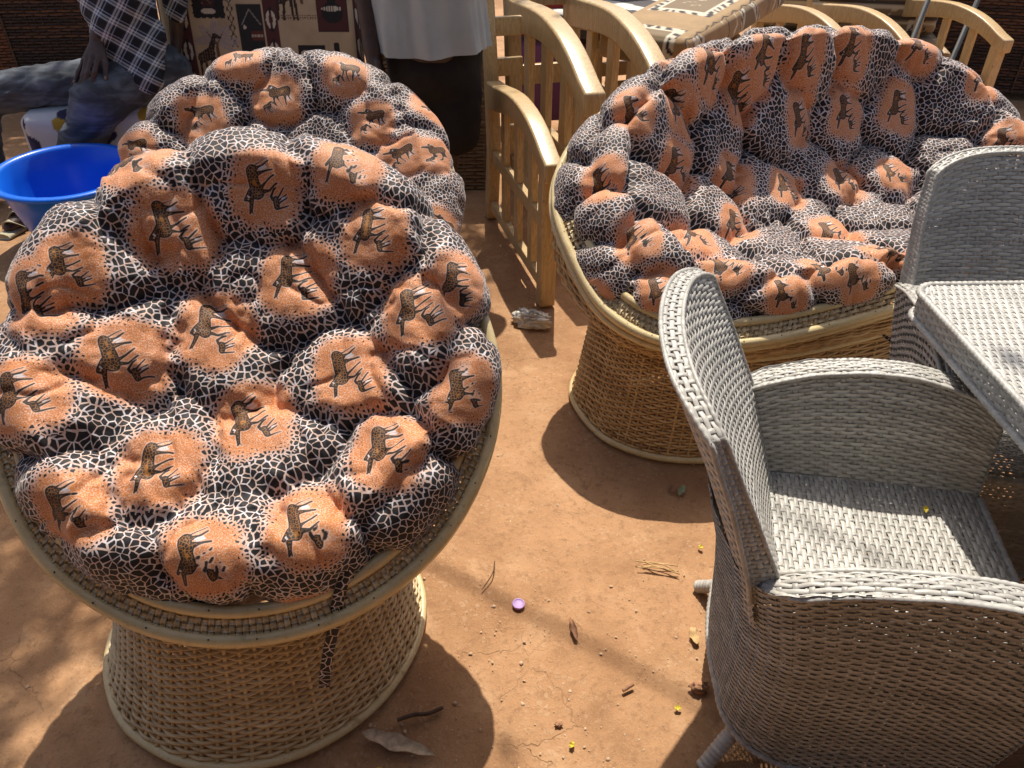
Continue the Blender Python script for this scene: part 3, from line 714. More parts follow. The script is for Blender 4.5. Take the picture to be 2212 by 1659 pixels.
def seat_s(u, v):
    y = (2 * u - 1) * .214; x = -.175 + v * .44
    return np.stack([x, y * (1 - .06 * (1 - v)), .432 - .010 * np.sin(np.pi * u) * np.sin(np.pi * v) - .012 * np.clip((v - .93) / .07, 0, 1) ** 2], -1)
def apron_s(u, v):
    z = .12 + v * .298; return np.stack([.262 - .026 * (1 - v), (2 * u - 1) * .20, z], -1)

def bind(acc, pts, r=.0085, wrap=.0105, up=(0, 0, 1), sx=1.25):
    p = spline(np.array(pts, float), 24); d = np.r_[0, np.cumsum(np.linalg.norm(np.diff(p, axis=0), axis=1))]
    n = max(4, int(d[-1] / wrap)) * 4; t = np.linspace(0, d[-1], n + 1)
    p = np.stack([np.interp(t, d, p[:, k]) for k in range(3)], -1)
    rr = np.tile([.84, 1.0, 1.05, 1.0], n // 4 + 1)[:n + 1] * (1 + .05 * vnoise(np.arange(n + 1) / 4., np.zeros(n + 1)))
    V, F, _ = sweep(p[None], np.broadcast_to(np.array(up, float), p.shape)[None], circ(r, 8, sx), False, True, rr)
    acc.add(V, F, np.repeat(.5 + .5 * vnoise(np.floor(np.arange(n + 1) / 4) * 1.7, np.zeros(n + 1) + 4), 8))

def flat(w): return [(-w / 2, -.0006), (-w * .36, .0005), (w * .36, .0005), (w / 2, -.0006)]
def panel(parent, S_list, seed, hw=.0078):
    a = Acc()
    for k, (S, nu, nv, fl) in enumerate(S_list):
        weave(a, S, nu, nv, flat(hw), flat(.0088), .0016, False, 3, .0014, fl, seed + k, False, 2, False, .12)
    return a.build('strands', M['grey'], parent, kind='stuff')

def edge(S, kind, t0=0, t1=1, n=9):
    t = np.linspace(t0, t1, n); o = np.ones(n)
    return {'v1': lambda: S(t, o), 'v0': lambda: S(t, 0 * o), 'u0': lambda: S(0 * o, t), 'u1': lambda: S(o, t)}[kind]()

def grey_chair(label):
    r = empty('wicker_armchair'); tag(r, label, 'armchair', 'grey woven armchairs at the table')
    a = Acc(); t = np.linspace(0, 1, 40)
    e = back_band(t, 0 * t + 1.0)
    e2 = back_band(t, 0 * t)
    bind(a, e, .0044, .013, (1, 0, .1), 1.2); bind(a, e2, .004, .013, (1, 0, .1), 1.2)
    back = a.build('backrest', M['grey'], r)
    panel(back, [(back_in, 22, 62, 1), (back_out, 22, 46, -1), (back_band, 104, 3, 1)], 11)
    a = Acc(); t = np.linspace(0, 1, 60); bind(a, shell(t, 0 * t), .007, .013, (0, 0, 1), 1.2)
    sh = a.build('outer_shell', M['grey'], r); panel(sh, [(shell, 66, 70, 1)], 31, .0084)
    for s in (1, -1):
        a = Acc(); x = np.linspace(-.245, .262, 12)
        bind(a, np.stack([x, s * yin(x), arm_top(x) + .001], -1), .0042, .013, (0, 0, 1), 1.3)
        bind(a, np.stack([x, s * yout(x, arm_top(x)), arm_top(x) + .001], -1), .0046, .013, (0, 0, 1), 1.3)
        arm = a.build('armrest', M['grey'], r)
        panel(arm, [(side_in(s), 22, 30, s * -1), (side_top(s), 24, 6, s * 1), (side_front(s), 4, 60, s)], 21 + 5 * s)
    a = Acc(); f = np.array([(.262, -.2, .424), (.264, 0, .418), (.262, .2, .424)]); bind(a, f, .008, .012, (0, 0, 1))
    seat = a.build('seat', M['grey'], r); panel(seat, [(seat_s, 22, 46, -1)], 41, .0088)
    a = Acc(); bind(a, [(.238, -.19, .12), (.238, 0, .12), (.238, .19, .12)], .008, .012, (0, 0, 1))
    ap = a.build('apron', M['grey'], r); panel(ap, [(apron_s, 20, 40, 1)], 51)
    for x, y in ((.205, .175), (.205, -.175), (-.168, .158), (-.168, -.158)):
        a = Acc(); bind(a, [(x * .88, y * .90, .22), (x * .95, y * .96, .12), (x * (1.02 if x > 0 else 1.22), y * (1.02 if x > 0 else 1.22), .06), (x * (1.08 if x > 0 else 1.48), y * (1.08 if x > 0 else 1.48), 0.0)], .0165, .011, (1, 0, 0), 1.0)
        a.build('leg', M['grey'], r)
    return r

chair1 = grey_chair('grey woven armchair with an empty sunlit seat beside the woven table')
chair1.location = (.672, .992, 0); chair1.rotation_euler = (0, 0, R(-10))
chair2 = copy_tree(chair1); chair2.location = (1.217, 1.441, 0); chair2.rotation_euler = (0, 0, R(-100))
chair2['label'] = 'grey woven armchair tucked under the table with its back towards the rattan sofa'

def woven_table():
    r = empty('wicker_table', (1.335, 1.04, 0), R(1.5)); tag(r, 'grey woven square table between the two grey armchairs', 'table')
    h = .45
    def rnd(x, y, rc=.045):
        cx = np.clip(x, -h + rc, h - rc); cy = np.clip(y, -h + rc, h - rc); dx, dy = x - cx, y - cy; m = np.maximum(np.abs(dx), np.abs(dy)); l = np.maximum(np.hypot(dx, dy), 1e-9)
        return cx + dx * m / l, cy + dy * m / l
    def top(u, v):
        x, y = rnd(-h + 2 * h * v, -h + 2 * h * u); return np.stack([x, y, .742 + 0 * x], -1)
    def sides(k):
        c, s = [(1, 0), (0, 1), (-1, 0), (0, -1)][k]
        def f(u, v):
            x, y = rnd(c * h - s * (2 * u - 1) * h, s * h + c * (2 * u - 1) * h); return np.stack([x, y, .685 + .052 * v], -1)
        return f
    a = Acc(); q = .002 + h
    for k in range(4):
        t = np.linspace(0, 1, 25); f = sides(k)(t, 0 * t)
        for z in (.741, .684): bind(a, np.c_[f[:, 0] * (q / h), f[:, 1] * (q / h), 0 * t + z], .0068, .0125, (0, 0, 1))
    t = a.build('tabletop', M['grey'], r); panel(t, [(top, 46, 116, -1)] + [(sides(k), 46, 7, 1) for k in range(4)], 61)
    box('top_board', (2 * h - .05, 2 * h - .05, .04), M['twig'], r, (0, 0, .714))
    def ped(u, v):
        th = 2 * np.pi * u; w = .07 + .025 * (1 - v) ** 3; c, s = np.cos(th), np.sin(th); m = np.maximum(np.abs(c), np.abs(s))
        return np.stack([w * c / m ** .8, w * s / m ** .8, .03 + .65 * v], -1)
    a = Acc(); weave(a, ped, 24, 80, strip(.007, .001), strip(.006, .001), .002, True, 3, .0016, 1, 77)
    a.build('pedestal', M['grey'], r); box('foot_plate', (.36, .36, .03), M['metal'], r, (0, 0, .015), None, .008)
    return r
table = woven_table()

# ---------------- pine armchair frames ----------------
FW = Vector((.265, -.964, 0))
def board(name, top, bot, th, mat, parent, y):
    """a sawn board: outline in the x-z plane, given thickness"""
    o = np.array(list(top) + list(bot)[::-1], float); n = len(o)
    V = np.concatenate([np.c_[o[:, 0], np.full(n, y - th / 2), o[:, 1]], np.c_[o[:, 0], np.full(n, y + th / 2), o[:, 1]]])
    import bmesh
    bm = bmesh.new(); vv = [bm.verts.new(v) for v in V]
    h = n // 2
    for s in (0, n):
        for k in range(h - 1):
            q = [vv[s + k], vv[s + k + 1], vv[s + n - 2 - k], vv[s + n - 1 - k]]; bm.faces.new(q if s else q[::-1])
    for k in range(n): bm.faces.new([vv[k], vv[(k + 1) % n], vv[n + (k + 1) % n], vv[n + k]])
    bmesh.ops.recalc_face_normals(bm, faces=list(bm.faces))
    sharp = [e for e in bm.edges if len(e.link_faces) == 2 and e.calc_face_angle(0) > .9]
    bmesh.ops.bevel(bm, geom=sharp, offset=.009, segments=3, profile=.5, affect='EDGES')
    for f in bm.faces: f.smooth = True
    me = bpy.data.meshes.new(name); bm.to_mesh(me); bm.free(); me.materials.append(mat)
    return link(bpy.data.objects.new(name, me), parent)

def pine_chair(front_right, label, width=.6, depth=.85, seat=True, backh=1.05, rise=0.0, sc=1.0, sides=2, sw=.05):
    """local x forward, y to the sitter's left; the right front post foot stands at front_right"""
    ang = math.atan2(FW.y, FW.x); r = empty('pine_armchair_frame', (front_right[0], front_right[1], 0), ang)
    tag(r, label, 'armchair', 'pine armchair frames'); r.scale = (sc, sc, sc)
    W = M['wood']; xs = np.linspace(-depth - .02, .03, 15); s = (xs + depth) / depth
    zt = np.interp(s, [-.05, .12, .3, .5, .7, .85, .95, 1.05], [.655, .665, .69, .705, .69, .655, .615, .575]); zt = np.convolve(np.r_[zt[0], zt, zt[-1]], [.25, .5, .25], 'valid')
    zt = zt + rise * np.clip(1 - s, 0, 1) ** 1.3; dp = np.interp(s, [0, .2, .5, .9, 1.05], [.11, .10, .085, .075, .07])
    for k, y in enumerate((0, width)[:sides]):
        board('armrest', list(zip(xs, zt)), list(zip(xs, zt - dp)), .068, W, r, y)
        box('front_post', (.062, .062, .575), W, r, (-.03, y, .2885), None, .006)
        board('back_post', [(-depth - .1, backh), (-depth - .02, .66), (-depth + .01, .35), (-depth - .06, 0.0)], [(-depth - .16, backh), (-depth - .085, .66), (-depth - .06, .35), (-depth - .13, 0.0)], .055, W, r, y)
        box('side_rail', (depth - .05, .03, .055), W, r, (-depth / 2 - .02, y, .33), None, .004)
        box('side_rail', (depth + .02, .03, .05), W, r, (-depth / 2 - .045, y, .075), None, .004)
        for q in range(3):
            x = -depth * (q + 1) / 4 - .02; zz = float(np.interp(x, xs, zt - dp))
            box('slat', (sw, .026, zz - .345), W, r, (x, y, .353 + (zz - .345) / 2), None, .003)
            box('slat', (sw, .026, .21), W, r, (x, y, .2025), None, .003)
    if sides == 1: width = .17; seat = False
    for z in (.42, .70, .86, 1.0): box('back_rail', (.026, width - .05, .075), W, r, (-depth - .035 - .11 * (z - .4), width / 2, z), None, .004)
    if not seat: return r
    box('seat_rail', (.03, width - .06, .07), W, r, (-.035, width / 2, .33), None, .004)
    box('seat_rail', (.03, width - .06, .06), W, r, (-.035, width / 2, .075), None, .004)
    for q in range(6): box('seat_slat', (.07, width - .035, .018), W, r, (-.1 - q * (depth - .2) / 5, width / 2, .372), None, .003)
    return r
pine_chair((.141, 2.655), 'low pine side frame with curved arm standing beside the left rim of the rattan sofa', .36, .82, False, 1.05, 0.0, 1.0, 1, .055)
pine_chair((.30, 2.97), 'tall pine armchair frame with broad slats just behind the low pine side frame', .24, .84, False, .95, .05, 1.27, 2, .06)
pine_chair((.74, 3.66), 'pine armchair frame carrying the long zebra bordered cushion', .5, .95)
pine_chair((1.22, 4.25), 'pine armchair frame behind the middle of the rattan sofa', .62, .9)
pine_chair((2.15, 4.42), 'pine armchair frame with steel tubes standing behind it', .62, .9)
# ---------------- printed upholstery, drawn in numpy on a fine grid ----------------
CREAM, MAROON, BLK, WHT, BRN = (.50, .385, .245), (.085, .022, .022), (.016, .015, .016), (.62, .55, .43), (.16, .075, .03)
def poly_mask(X, Y, pts):
    m = np.zeros(X.shape, bool); n = len(pts)
    for k in range(n):
        (x0, y0), (x1, y1) = pts[k], pts[(k + 1) % n]
        if y0 == y1: continue
        c = ((y0 > Y) != (y1 > Y)) & (X < (x1 - x0) * (Y - y0) / (y1 - y0) + x0); m ^= c
    return m
def rect(X, Y, x0, y0, x1, y1): return (X > x0) & (X < x1) & (Y > y0) & (Y < y1)
def ell(X, Y, cx, cy, rx, ry): return ((X - cx) / rx) ** 2 + ((Y - cy) / ry) ** 2 < 1
def cseg(X, Y, caps): return caps_sdf(X, Y, caps) < 0
def tribal(X, Y):
    """cloth coordinates in repeat units: width 1.55, height 1.1; y up"""
    n = fbm(X * 9, Y * 9, 3); C = np.empty(X.shape + (4,)); C[..., 3] = 1
    C[..., :3] = np.array(CREAM) * (1 + .22 * n)[..., None]
    def put(m, c): C[m, :3] = c
    x = X % 1.55; y = (Y + .5 * np.floor(X / 1.55)) % 1.1
    for bx in (.07, .78):                                   # maroon stripes with shields
        put(rect(x, y, bx, -1, bx + .115, 2), MAROON)
        yy = y % .235; w = x - bx - .057
        put(ell(w, yy, 0, .117, .042, .075), WHT); put((np.abs(w) < .008) & (np.abs(yy - .117) < .09), BLK); put(ell(w, yy, 0, .117, .042, .075) & ell(w, yy, .0, .117, .014, .06), MAROON)
        put(ell(w, yy, 0, .117, .046, .079) & ~ell(w, yy, 0, .117, .039, .071), BLK)
    zz = .010 * np.abs(((x + y) * 40) % 2 - 1)
    put(rect(x, y, .225 - zz, .60 - zz, .47 + zz, .93 + zz), BLK)          # drum stamp
    put(poly_mask(x, y, [(.275, .86), (.42, .86), (.395, .68), (.30, .68)]), (.06, .022, .018)); put(rect(x, y, .27, .825, .425, .865) & (((x * 60) % 1) > .25), WHT); put(ell(x, y, .345, .645, .06, .022), WHT)
    put((np.abs(((x - .345) * 30 + (y - .76) * 30) % 2 - 1) < .12) & rect(x, y, .30, .70, .39, .80), (.30, .16, .09))
    put(rect(x, y, .50, .80, .62, .94), BLK); put((np.abs(np.hypot(x - .56, y - .87) - .035) < .008), (.3, .27, .25))
    put(cseg(x, y, [(.66, .94, .66, .80, .02, .032), (.66, .99, .66, .97, .02, .02), (.645, .8, .645, .74, .008, .006), (.675, .8, .675, .74, .008, .006)]), BLK)
    put(cseg(x, y, [(.745, 1.0, .73, .86, .004, .004), (.73, .86, .715, .76, .006, .02), (.732, .86, .752, .76, .006, .018)]), (.14, .045, .035))
    put(rect(x, y, .57, .33, .77, .70), (.022, .022, .022)); put(cseg(x, y, [(.6, .55, .67, .66, .004, .004), (.67, .66, .75, .55, .004, .004)]), (.28, .26, .22)); put(rect(x, y, .665, .43, .76, .50), (.11, .03, .02)); put(rect(x, y, .665, .455, .76, .475) & (((x * 70) % 1) > .4), WHT); put(ell(x, y, .62, .53, .012, .016), WHT)
    hx = (np.abs(((x + .55 * y) * 26) % 1 - .5) < .10) | (np.abs(((x - .55 * y) * 26) % 1 - .5) < .10)
    put(hx & rect(x, y, .49, .38, .545, .74), BLK)                          # hatching
    def tree(cx, cy, sc):
        a = np.arctan2(y - cy, x - cx); rr = np.hypot(x - cx, (y - cy) * 1.05) / sc
        put((rr < .17 + .03 * np.sin(a * 9)) & (a > -.5) & (a < 3.64) & (np.sin(a * 46 + 14 * rr) > -.2), (.34, .30, .32)); put(cseg(x, y, [(cx, cy - .13 * sc, cx, cy + .02 * sc, .014 * sc, .01 * sc), (cx, cy, cx - .07 * sc, cy + .1 * sc, .006, .003), (cx, cy, cx + .07 * sc, cy + .1 * sc, .006, .003)]), (.14, .08, .045))
    def gir(cx, cy, sc):
        d = caps_sdf((x - cx) / sc, (y - cy) / sc, [(-.05, .0, .03, .04, .045, .05), (.04, .06, .1, .2, .032, .016), (.1, .2, .15, .18, .02, .012), (-.07, 0, -.08, -.16, .016, .009), (-.02, -.02, -.03, -.16, .014, .009), (.04, .0, .05, -.16, .015, .009), (.07, 0, .085, -.16, .013, .009)])
        put(d < 0, (.035, .022, .015)); put((d < -.012) & (np.abs((x * 90) % 2 - 1) < .35) & (np.abs((y * 80) % 2 - 1) < .6), (.22, .13, .07))
    tree(1.10, .84, 1.0); gir(.975, .74, .95); put(rect(x, y, .92, .585, 1.22, .62) & (np.sin(x * 300 + 9 * n) + np.sin(y * 400) > .2), (.15, .09, .06))
    tree(.37, .40, .95); gir(.275, .30, .85)
    put(rect(x, y, 1.21, .50, 1.45, .86), MAROON * np.ones(3)); put(rect(x, y, 1.205, .495, 1.455, .865) & ~rect(x, y, 1.215, .505, 1.445, .855), BLK)
    put(ell(x, y, 1.33, .635, .085, .075), BLK); put(rect(x, y, 1.30, .70, 1.36, .80), BLK); put(ell(x, y, 1.33, .80, .04, .012), WHT); put(ell(x, y, 1.33, .665, .082, .018) & (((x * 50) % 1) > .3), WHT)
    put(rect(x, y, 1.03, .24, 1.25, .40), BLK)
    for cx in (1.085, 1.195): put(np.abs(np.hypot(x - cx, y - .32) - .035) < .008, WHT); put(np.hypot(x - cx, y - .32) < .012, WHT)
    put(cseg(x, y, [(1.34, .40, 1.34, .33, .022, .02), (1.34, .33, 1.345, .26, .012, .008)]), BLK)
    put(rect(x, y, .28, .02, .46, .12), MAROON); put(rect(x, y, .95, .0, 1.15, .14), BLK); put(rect(x, y, 1.2, -.05, 1.42, .12), BLK)
    return C

def soft_box(name, size, res, colf, mat, parent=None, r=.03, loc=(0, 0, 0), rot=(0, 0, 0), puff=.012):
    """upholstered block; the cloth colour comes from colf(u, v) in metres wrapped over the block"""
    sx, sy, sz = size; n = [max(3, int(s / res)) for s in size]; acc = Acc(); cols = []
    for ax in range(3):
        for sg in (-1, 1):
            o = [q for q in range(3) if q != ax]
            a, b = np.meshgrid(np.linspace(-1, 1, n[o[0]] + 1), np.linspace(-1, 1, n[o[1]] + 1), indexing='ij')
            P = np.zeros(a.shape + (3,)); P[..., ax] = sg * size[ax] / 2; P[..., o[0]] = a * size[o[0]] / 2; P[..., o[1]] = b * size[o[1]] / 2
            h = np.array(size) / 2 - r; c = np.clip(P, -h, h); d = P - c; P2 = c + norm(d) * r
            P2[..., ax] += sg * puff * (1 - a ** 2) * (1 - b ** 2)
            u = P[..., 0] + (sg * 3 if ax == 0 else 0); v = P[..., 2] + P[..., 1]
            if ax == 0: u = P[..., 1] + 3
            m, k = a.shape; i, j = np.meshgrid(np.arange(m - 1), np.arange(k - 1), indexing='ij')
            F = np.stack([i * k + j, (i + 1) * k + j, (i + 1) * k + j + 1, i * k + j + 1], -1).reshape(-1, 4)
            if (sg > 0) == (ax == 1): F = F[:, ::-1]
            acc.add(P2, F); cols.append(colf(u, v).reshape(-1, 4))
    o = mk(name, np.concatenate(acc.V), np.concatenate(acc.F), mat, parent, {'col': np.concatenate(cols)}); o.location = loc; o.rotation_euler = rot
    return o
psofa = empty('upholstered_sofa', (-1.265, 4.22, 0), R(-1)); tag(psofa, 'upholstered sofa back in cream cloth with drums, shields and giraffes', 'sofa')
TS = .62
soft_box('backrest', (.98, .16, .75), .004, lambda u, v: tribal((u + .445) / TS, (v + .40) / TS), M['printc'], psofa, .035, (0, 0, .72), (R(-7), 0, 0))
soft_box('backrest', (.62, .16, .72), .006, lambda u, v: tribal((u + 1.2) / TS, (v + .40) / TS), M['printc'], psofa, .035, (.83, .12, .70), (R(-7), 0, 0))
soft_box('seat', (1.6, .5, .2), .03, lambda u, v: tribal(u / TS, v / TS), M['printc'], psofa, .04, (.3, .42, .30))
box('sofa_plinth', (1.6, .6, .18), M['twig'], psofa, (.3, .36, .095), None, .01)
a = Acc(); curve_tube(a, [(-.494, -.075, .35), (-.494, -.115, .55), (-.494, -.165, .95), (-.492, -.18, 1.07)], .007, 6, up=(1, 0, 0), smooth_n=5); a.build('piping', M['tan'], psofa)

def zebra(X, Y):
    n = fbm(X * 12, Y * 12, 6); C = np.empty(X.shape + (4,)); C[..., 3] = 1; C[..., :3] = np.array((.34, .215, .095)) * (1 + .25 * n + .2 * fbm(X * 160, Y * 160, 9, 1))[..., None]
    def put(m, c): C[m, :3] = c
    x = X % .52; y = Y % .62
    st = np.sin((x * 1.2 + y) * 95 + 2.5 * np.sin(y * 23) + 6 * n) > 0
    fr = rect(x, y, .10, .10, .42, .50); inn = rect(x, y, .155, .165, .365, .435); mid = rect(x, y, .135, .14, .385, .46)
    put(fr & ~mid & st, (.025, .022, .02)); put(fr & ~mid & ~st, (.58, .50, .38)); put(mid & ~inn, WHT); put(rect(x, y, .15, .155, .37, .445), (.19, .13, .065))
    put(rect(x, y, .15, .155, .37, .445) & (np.abs(fbm(x * 22, y * 22, 12)) < .035) & ell(x, y, .26, .3, .06, .07), (.5, .4, .26))
    put((np.abs(np.abs((y * 9) % 1 - .5) * .05 + .03 - x) < .006), WHT); put((np.abs(np.abs((y * 9) % 1 - .5) * .05 + .462 - x) < .005), BLK)
    return C
def zebra2(u, v):
    C = zebra(u + .26, v + .3)
    return C
zc = soft_box('long_box_cushion', (.44, 1.25, .13), .007, zebra2, M['printc'], None, .03, (.93, 4.16, .785), (R(4), 0, R(-35)))
tag(zc, 'long tan box cushion with zebra bordered squares lying across a pine armchair', 'cushion')
wc2 = soft_box('box_cushion', (.5, .9, .12), .012, lambda u, v: np.where(((np.sin(v * 30) + fbm(u * 5, v * 5, 3)) > .1)[..., None], np.array((.70, .68, .62, 1)), np.array((.05, .045, .05, 1))), M['printc'], None, .03, (.63, 4.75, .72), (R(4), 0, R(-35)))
tag(wc2, 'white and black printed box cushion behind the zebra bordered cushion', 'cushion')
def bands(u, v):
    C = zebra(u, v * 1.0); C[(np.abs((v * 11) % 1 - .5) < .12)] = (.05, .035, .025, 1); C[(np.abs((v * 11 + .3) % 1 - .5) < .1)] = (.55, .47, .34, 1); return C
bs = empty('upholstered_stool', (2.22, 5.6, 0), R(-14)); tag(bs, 'banded tan upholstered seat seen between two pine armchairs', 'stool')
soft_box('seat', (1.1, .5, .34), .012, bands, M['printc'], bs, .04, (0, .1, .62)); soft_box('skirt', (1.2, .75, .42), .02, lambda u, v: zebra(u, v), M['printc'], bs, .02, (0, -.12, .22))
for k, (x, y, t) in enumerate(((2.35, 4.95, .18), (2.66, 5.0, .20))):
    a = Acc(); curve_tube(a, [(x, y, 0), (x + t, y + .05, 1.4)], .015, 10, up=(1, 0, 0)); o = a.build('steel_tube', M['metal'], None)
    tag(o, ('dark steel tube leaning by the banded upholstered seat', 'dark steel tube leaning by the dark woven cabinet behind the pine frames')[k], 'tube', 'steel tubes behind the pine frames')
rp = empty('padded_stool', (.22, 4.75, 0), 0.1); tag(rp, 'red and purple padded stool seen through the pine armchair frame', 'stool')
soft_box('pad', (.5, .4, .22), .03, lambda u, v: np.broadcast_to(np.array((.26, .02, .018, 1)), u.shape + (4,)), M['printc'], rp, .03, (0, 0, .72)); soft_box('skirt', (.48, .42, .42), .03, lambda u, v: np.broadcast_to(np.array((.20, .075, .22, 1)), u.shape + (4,)), M['printc'], rp, .02, (0, 0, .36))
for x, y in ((.2, .15), (-.2, .15), (.2, -.15), (-.2, -.15)): box('leg', (.05, .05, .17), M['wood'], rp, (x, y, .085))
# dark woven pieces of furniture
def woven_cabinet(name, c, w, d, h, rz, label, cat, cols, legs=.0):
    r = empty(name, c, rz); tag(r, label, cat)
    box('carcass', (w - .02, d - .02, h - .01), M['twig'], r, (0, 0, legs + h / 2))
    x0 = -w / 2
    for k, (cw, mt) in enumerate(cols):
        def S(u, v, x0=x0, cw=cw): return np.stack([x0 + .004 + (cw - .008) * u, 0 * u - d / 2 - .002, legs + h * v], -1)
        a = Acc(); weave(a, S, max(4, int(cw / .05)), int(h / .019), strip(.015, .0022), strip(.012, .0015), .003, False, 2, .002, -1, 7 + k, False, 1, False, .1)
        a.build('woven_panel', mt, r); box('upright', (.014, .02, h), M['twig'], r, (x0, -d / 2, legs + h / 2)); x0 += cw
    for s in (-1, 1):
        def S(u, v, s=s): return np.stack([0 * u + s * (w / 2 + .002), -d / 2 + d * u, legs + h * v], -1)
        a = Acc(); weave(a, S, max(4, int(d / .05)), int(h / .019), strip(.015, .0022), strip(.012, .0015), .003, False, 2, .002, s, 17, False, 1, False, .1)
        a.build('woven_panel', cols[0][1], r)
    if legs:
        for x in (-1, 1):
            for y in (-1, 1): box('leg', (.05, .05, legs), M['twig'], r, (x * (w / 2 - .05), y * (d / 2 - .05), legs / 2))
    return r
woven_cabinet('woven_cabinet', (-3.75, 5.75, 0), 2.3, .45, 1.5, R(6), 'dark brown woven cabinet with orange columns behind the seated person', 'cabinet', [(.62, M['darkweave']), (.46, M['darkweave']), (.40, M['orange']), (.82, M['darkweave'])], .1)
woven_cabinet('woven_cabinet', (-.36, 4.06, 0), .54, .36, .80, R(2), 'narrow brown woven cabinet behind the standing person', 'cabinet', [(.54, M['tan_weave'])])
woven_cabinet('woven_cabinet', (3.55, 5.75, 0), 2.0, .45, 1.3, R(-18), 'dark brown woven cabinet behind the pine armchairs near the steel tubes', 'cabinet', [(1.0, M['darkweave']), (1.0, M['darkweave'])], .05)

# ---------------- people ----------------
def v3(*a): return np.array(a, float)
# seated person: one continuous body, clothes as children
fingers = [[(-1.879, 3.70, .700), (-1.893, 3.652, .645), (-1.921, 3.622, .582)], [(-1.905, 3.70, .703), (-1.925, 3.650, .640), (-1.952, 3.618, .572)],
           [(-1.931, 3.70, .697), (-1.946, 3.652, .638), (-1.969, 3.622, .578)], [(-1.957, 3.71, .680), (-1.976, 3.668, .642), (-1.990, 3.642, .608)]]
thumb = [(-1.872, 3.735, .722), (-1.853, 3.69, .672), (-1.850, 3.655, .620)]
wrist = (-1.893, 3.765, .765)
body = [((-1.84, 3.90, .62), (-1.83, 3.95, 1.05), .13, .14), ((-1.83, 3.95, 1.05), (-1.80, 3.98, 1.28), .14, .12), ((-1.80, 3.98, 1.30), (-1.80, 3.96, 1.42), .06, .055),
        ((-1.81, 3.94, 1.50), (-1.82, 3.92, 1.60), .085, .10), ((-1.82, 3.85, 1.53), (-1.82, 3.87, 1.58), .06, .06),
        ((-1.97, 3.95, 1.28), (-1.72, 3.86, 1.03), .062, .05), ((-1.72, 3.86, 1.03), wrist, .048, .033),
        ((-1.64, 4.04, 1.28), (-1.60, 4.10, 1.0), .06, .05), ((-1.60, 4.10, 1.0), (-1.66, 4.10, .72), .045, .033), ((-1.66, 4.10, .72), (-1.68, 4.06, .62), .03, .025),
        ((-1.80, 3.92, .57), (-2.58, 3.82, .52), .10, .07), ((-2.58, 3.82, .52), (-2.62, 3.72, .08), .065, .04), ((-2.62, 3.72, .06), (-2.66, 3.55, .035), .04, .03),
        ((-1.78, 3.88, .57), (-1.93, 3.71, .50), .10, .08), ((-1.93, 3.71, .50), (-2.28, 3.69, .10), .065, .042), ((-2.28, 3.69, .075), (-2.33, 3.42, .045), .045, .036), ((-2.33, 3.40, .04), (-2.35, 3.33, .03), .036, .022)]
for f, (r0, r1, r2) in zip(fingers, ((.0125, .0115, .009), (.0125, .0115, .009), (.012, .011, .0088), (.011, .010, .008))):
    body += [(wrist, f[0], .022, r0 + .002), (f[0], f[1], r0, r1), (f[1], f[2], r1, r2)]
body += [(wrist, thumb[0], .022, .016), (thumb[0], thumb[1], .0155, .0135), (thumb[1], thumb[2], .0135, .0095)]
seated = blob('person', body, M['skin'], .0062, .007); tag(seated, 'person in grey jeans and a plaid shirt sitting with one hand on a knee', 'person')
blob('jeans', [((-1.74, 3.98, .55), (-1.86, 3.90, .575), .15, .13), ((-1.84, 3.92, .56), (-2.58, 3.80, .50), .112, .09), ((-2.58, 3.80, .50), (-2.62, 3.72, .12), .09, .075),
     ((-1.80, 3.87, .575), (-1.93, 3.71, .52), .12, .112), ((-1.93, 3.71, .52), (-2.10, 3.72, .30), .112, .09), ((-2.10, 3.72, .30), (-2.27, 3.70, .11), .09, .075)], M['jeans'], .011, .045, seated, .0065, 3)
blob('plaid_shirt', [((-1.83, 3.90, .64), (-1.83, 3.93, .88), .145, .155), ((-1.83, 3.93, .88), (-1.81, 3.97, 1.22), .155, .15), ((-1.80, 3.98, 1.25), (-1.80, 3.98, 1.33), .11, .075),
     ((-1.79, 3.82, .60), (-1.80, 3.92, .74), .085, .12), ((-1.72, 3.80, .575), (-1.75, 3.93, .75), .065, .10),
     ((-1.97, 3.95, 1.27), (-1.73, 3.86, 1.03), .08, .07), ((-1.73, 3.86, 1.03), (-1.745, 3.85, .92), .072, .07), ((-1.745, 3.85, .92), (-1.84, 3.79, .82), .07, .056), ((-1.84, 3.79, .82), (-1.868, 3.785, .79), .054, .05),
     ((-1.64, 4.04, 1.27), (-1.60, 4.10, 1.0), .08, .065), ((-1.60, 4.10, 1.0), (-1.64, 4.10, .82), .065, .055)], M['plaid'], .011, .03, seated, .011, 8)
blob('hair', [((-1.81, 3.95, 1.56), (-1.82, 3.94, 1.62), .095, .095)], M['trousers'], .012, .02, seated)
a = Acc(); curve_tube(a, [(-2.36, 3.28, .012), (-2.33, 3.42, .012), (-2.28, 3.68, .014)], .04, 10, up=(0, 0, 1), smooth_n=6, radf=None); sole = a.build('sandal', M['sandal'], seated); sole.scale = (1, 1, .45)
for p0, p1, p2 in (((-2.385, 3.40, .02), (-2.335, 3.395, .088), (-2.285, 3.42, .02)), ((-2.375, 3.35, .02), (-2.345, 3.335, .064), (-2.30, 3.37, .02))):
    strap_o = strap('sandal_strap', [p0, p1, p2], .035, .002, seated, (0, .1, 1)); strap_o.data.materials[0] = M['sandal']
for f in fingers + [thumb]:
    d = norm(v3(*f[2]) - v3(*f[1])); p = v3(*f[2]) + d * .002 + v3(0, -.0075, .003); a = Acc(); curve_tube(a, [p - d * .007, p, p + d * .006], .005, 8, up=(0, -1, .2)); a.build('fingernail', M['nail'], seated)

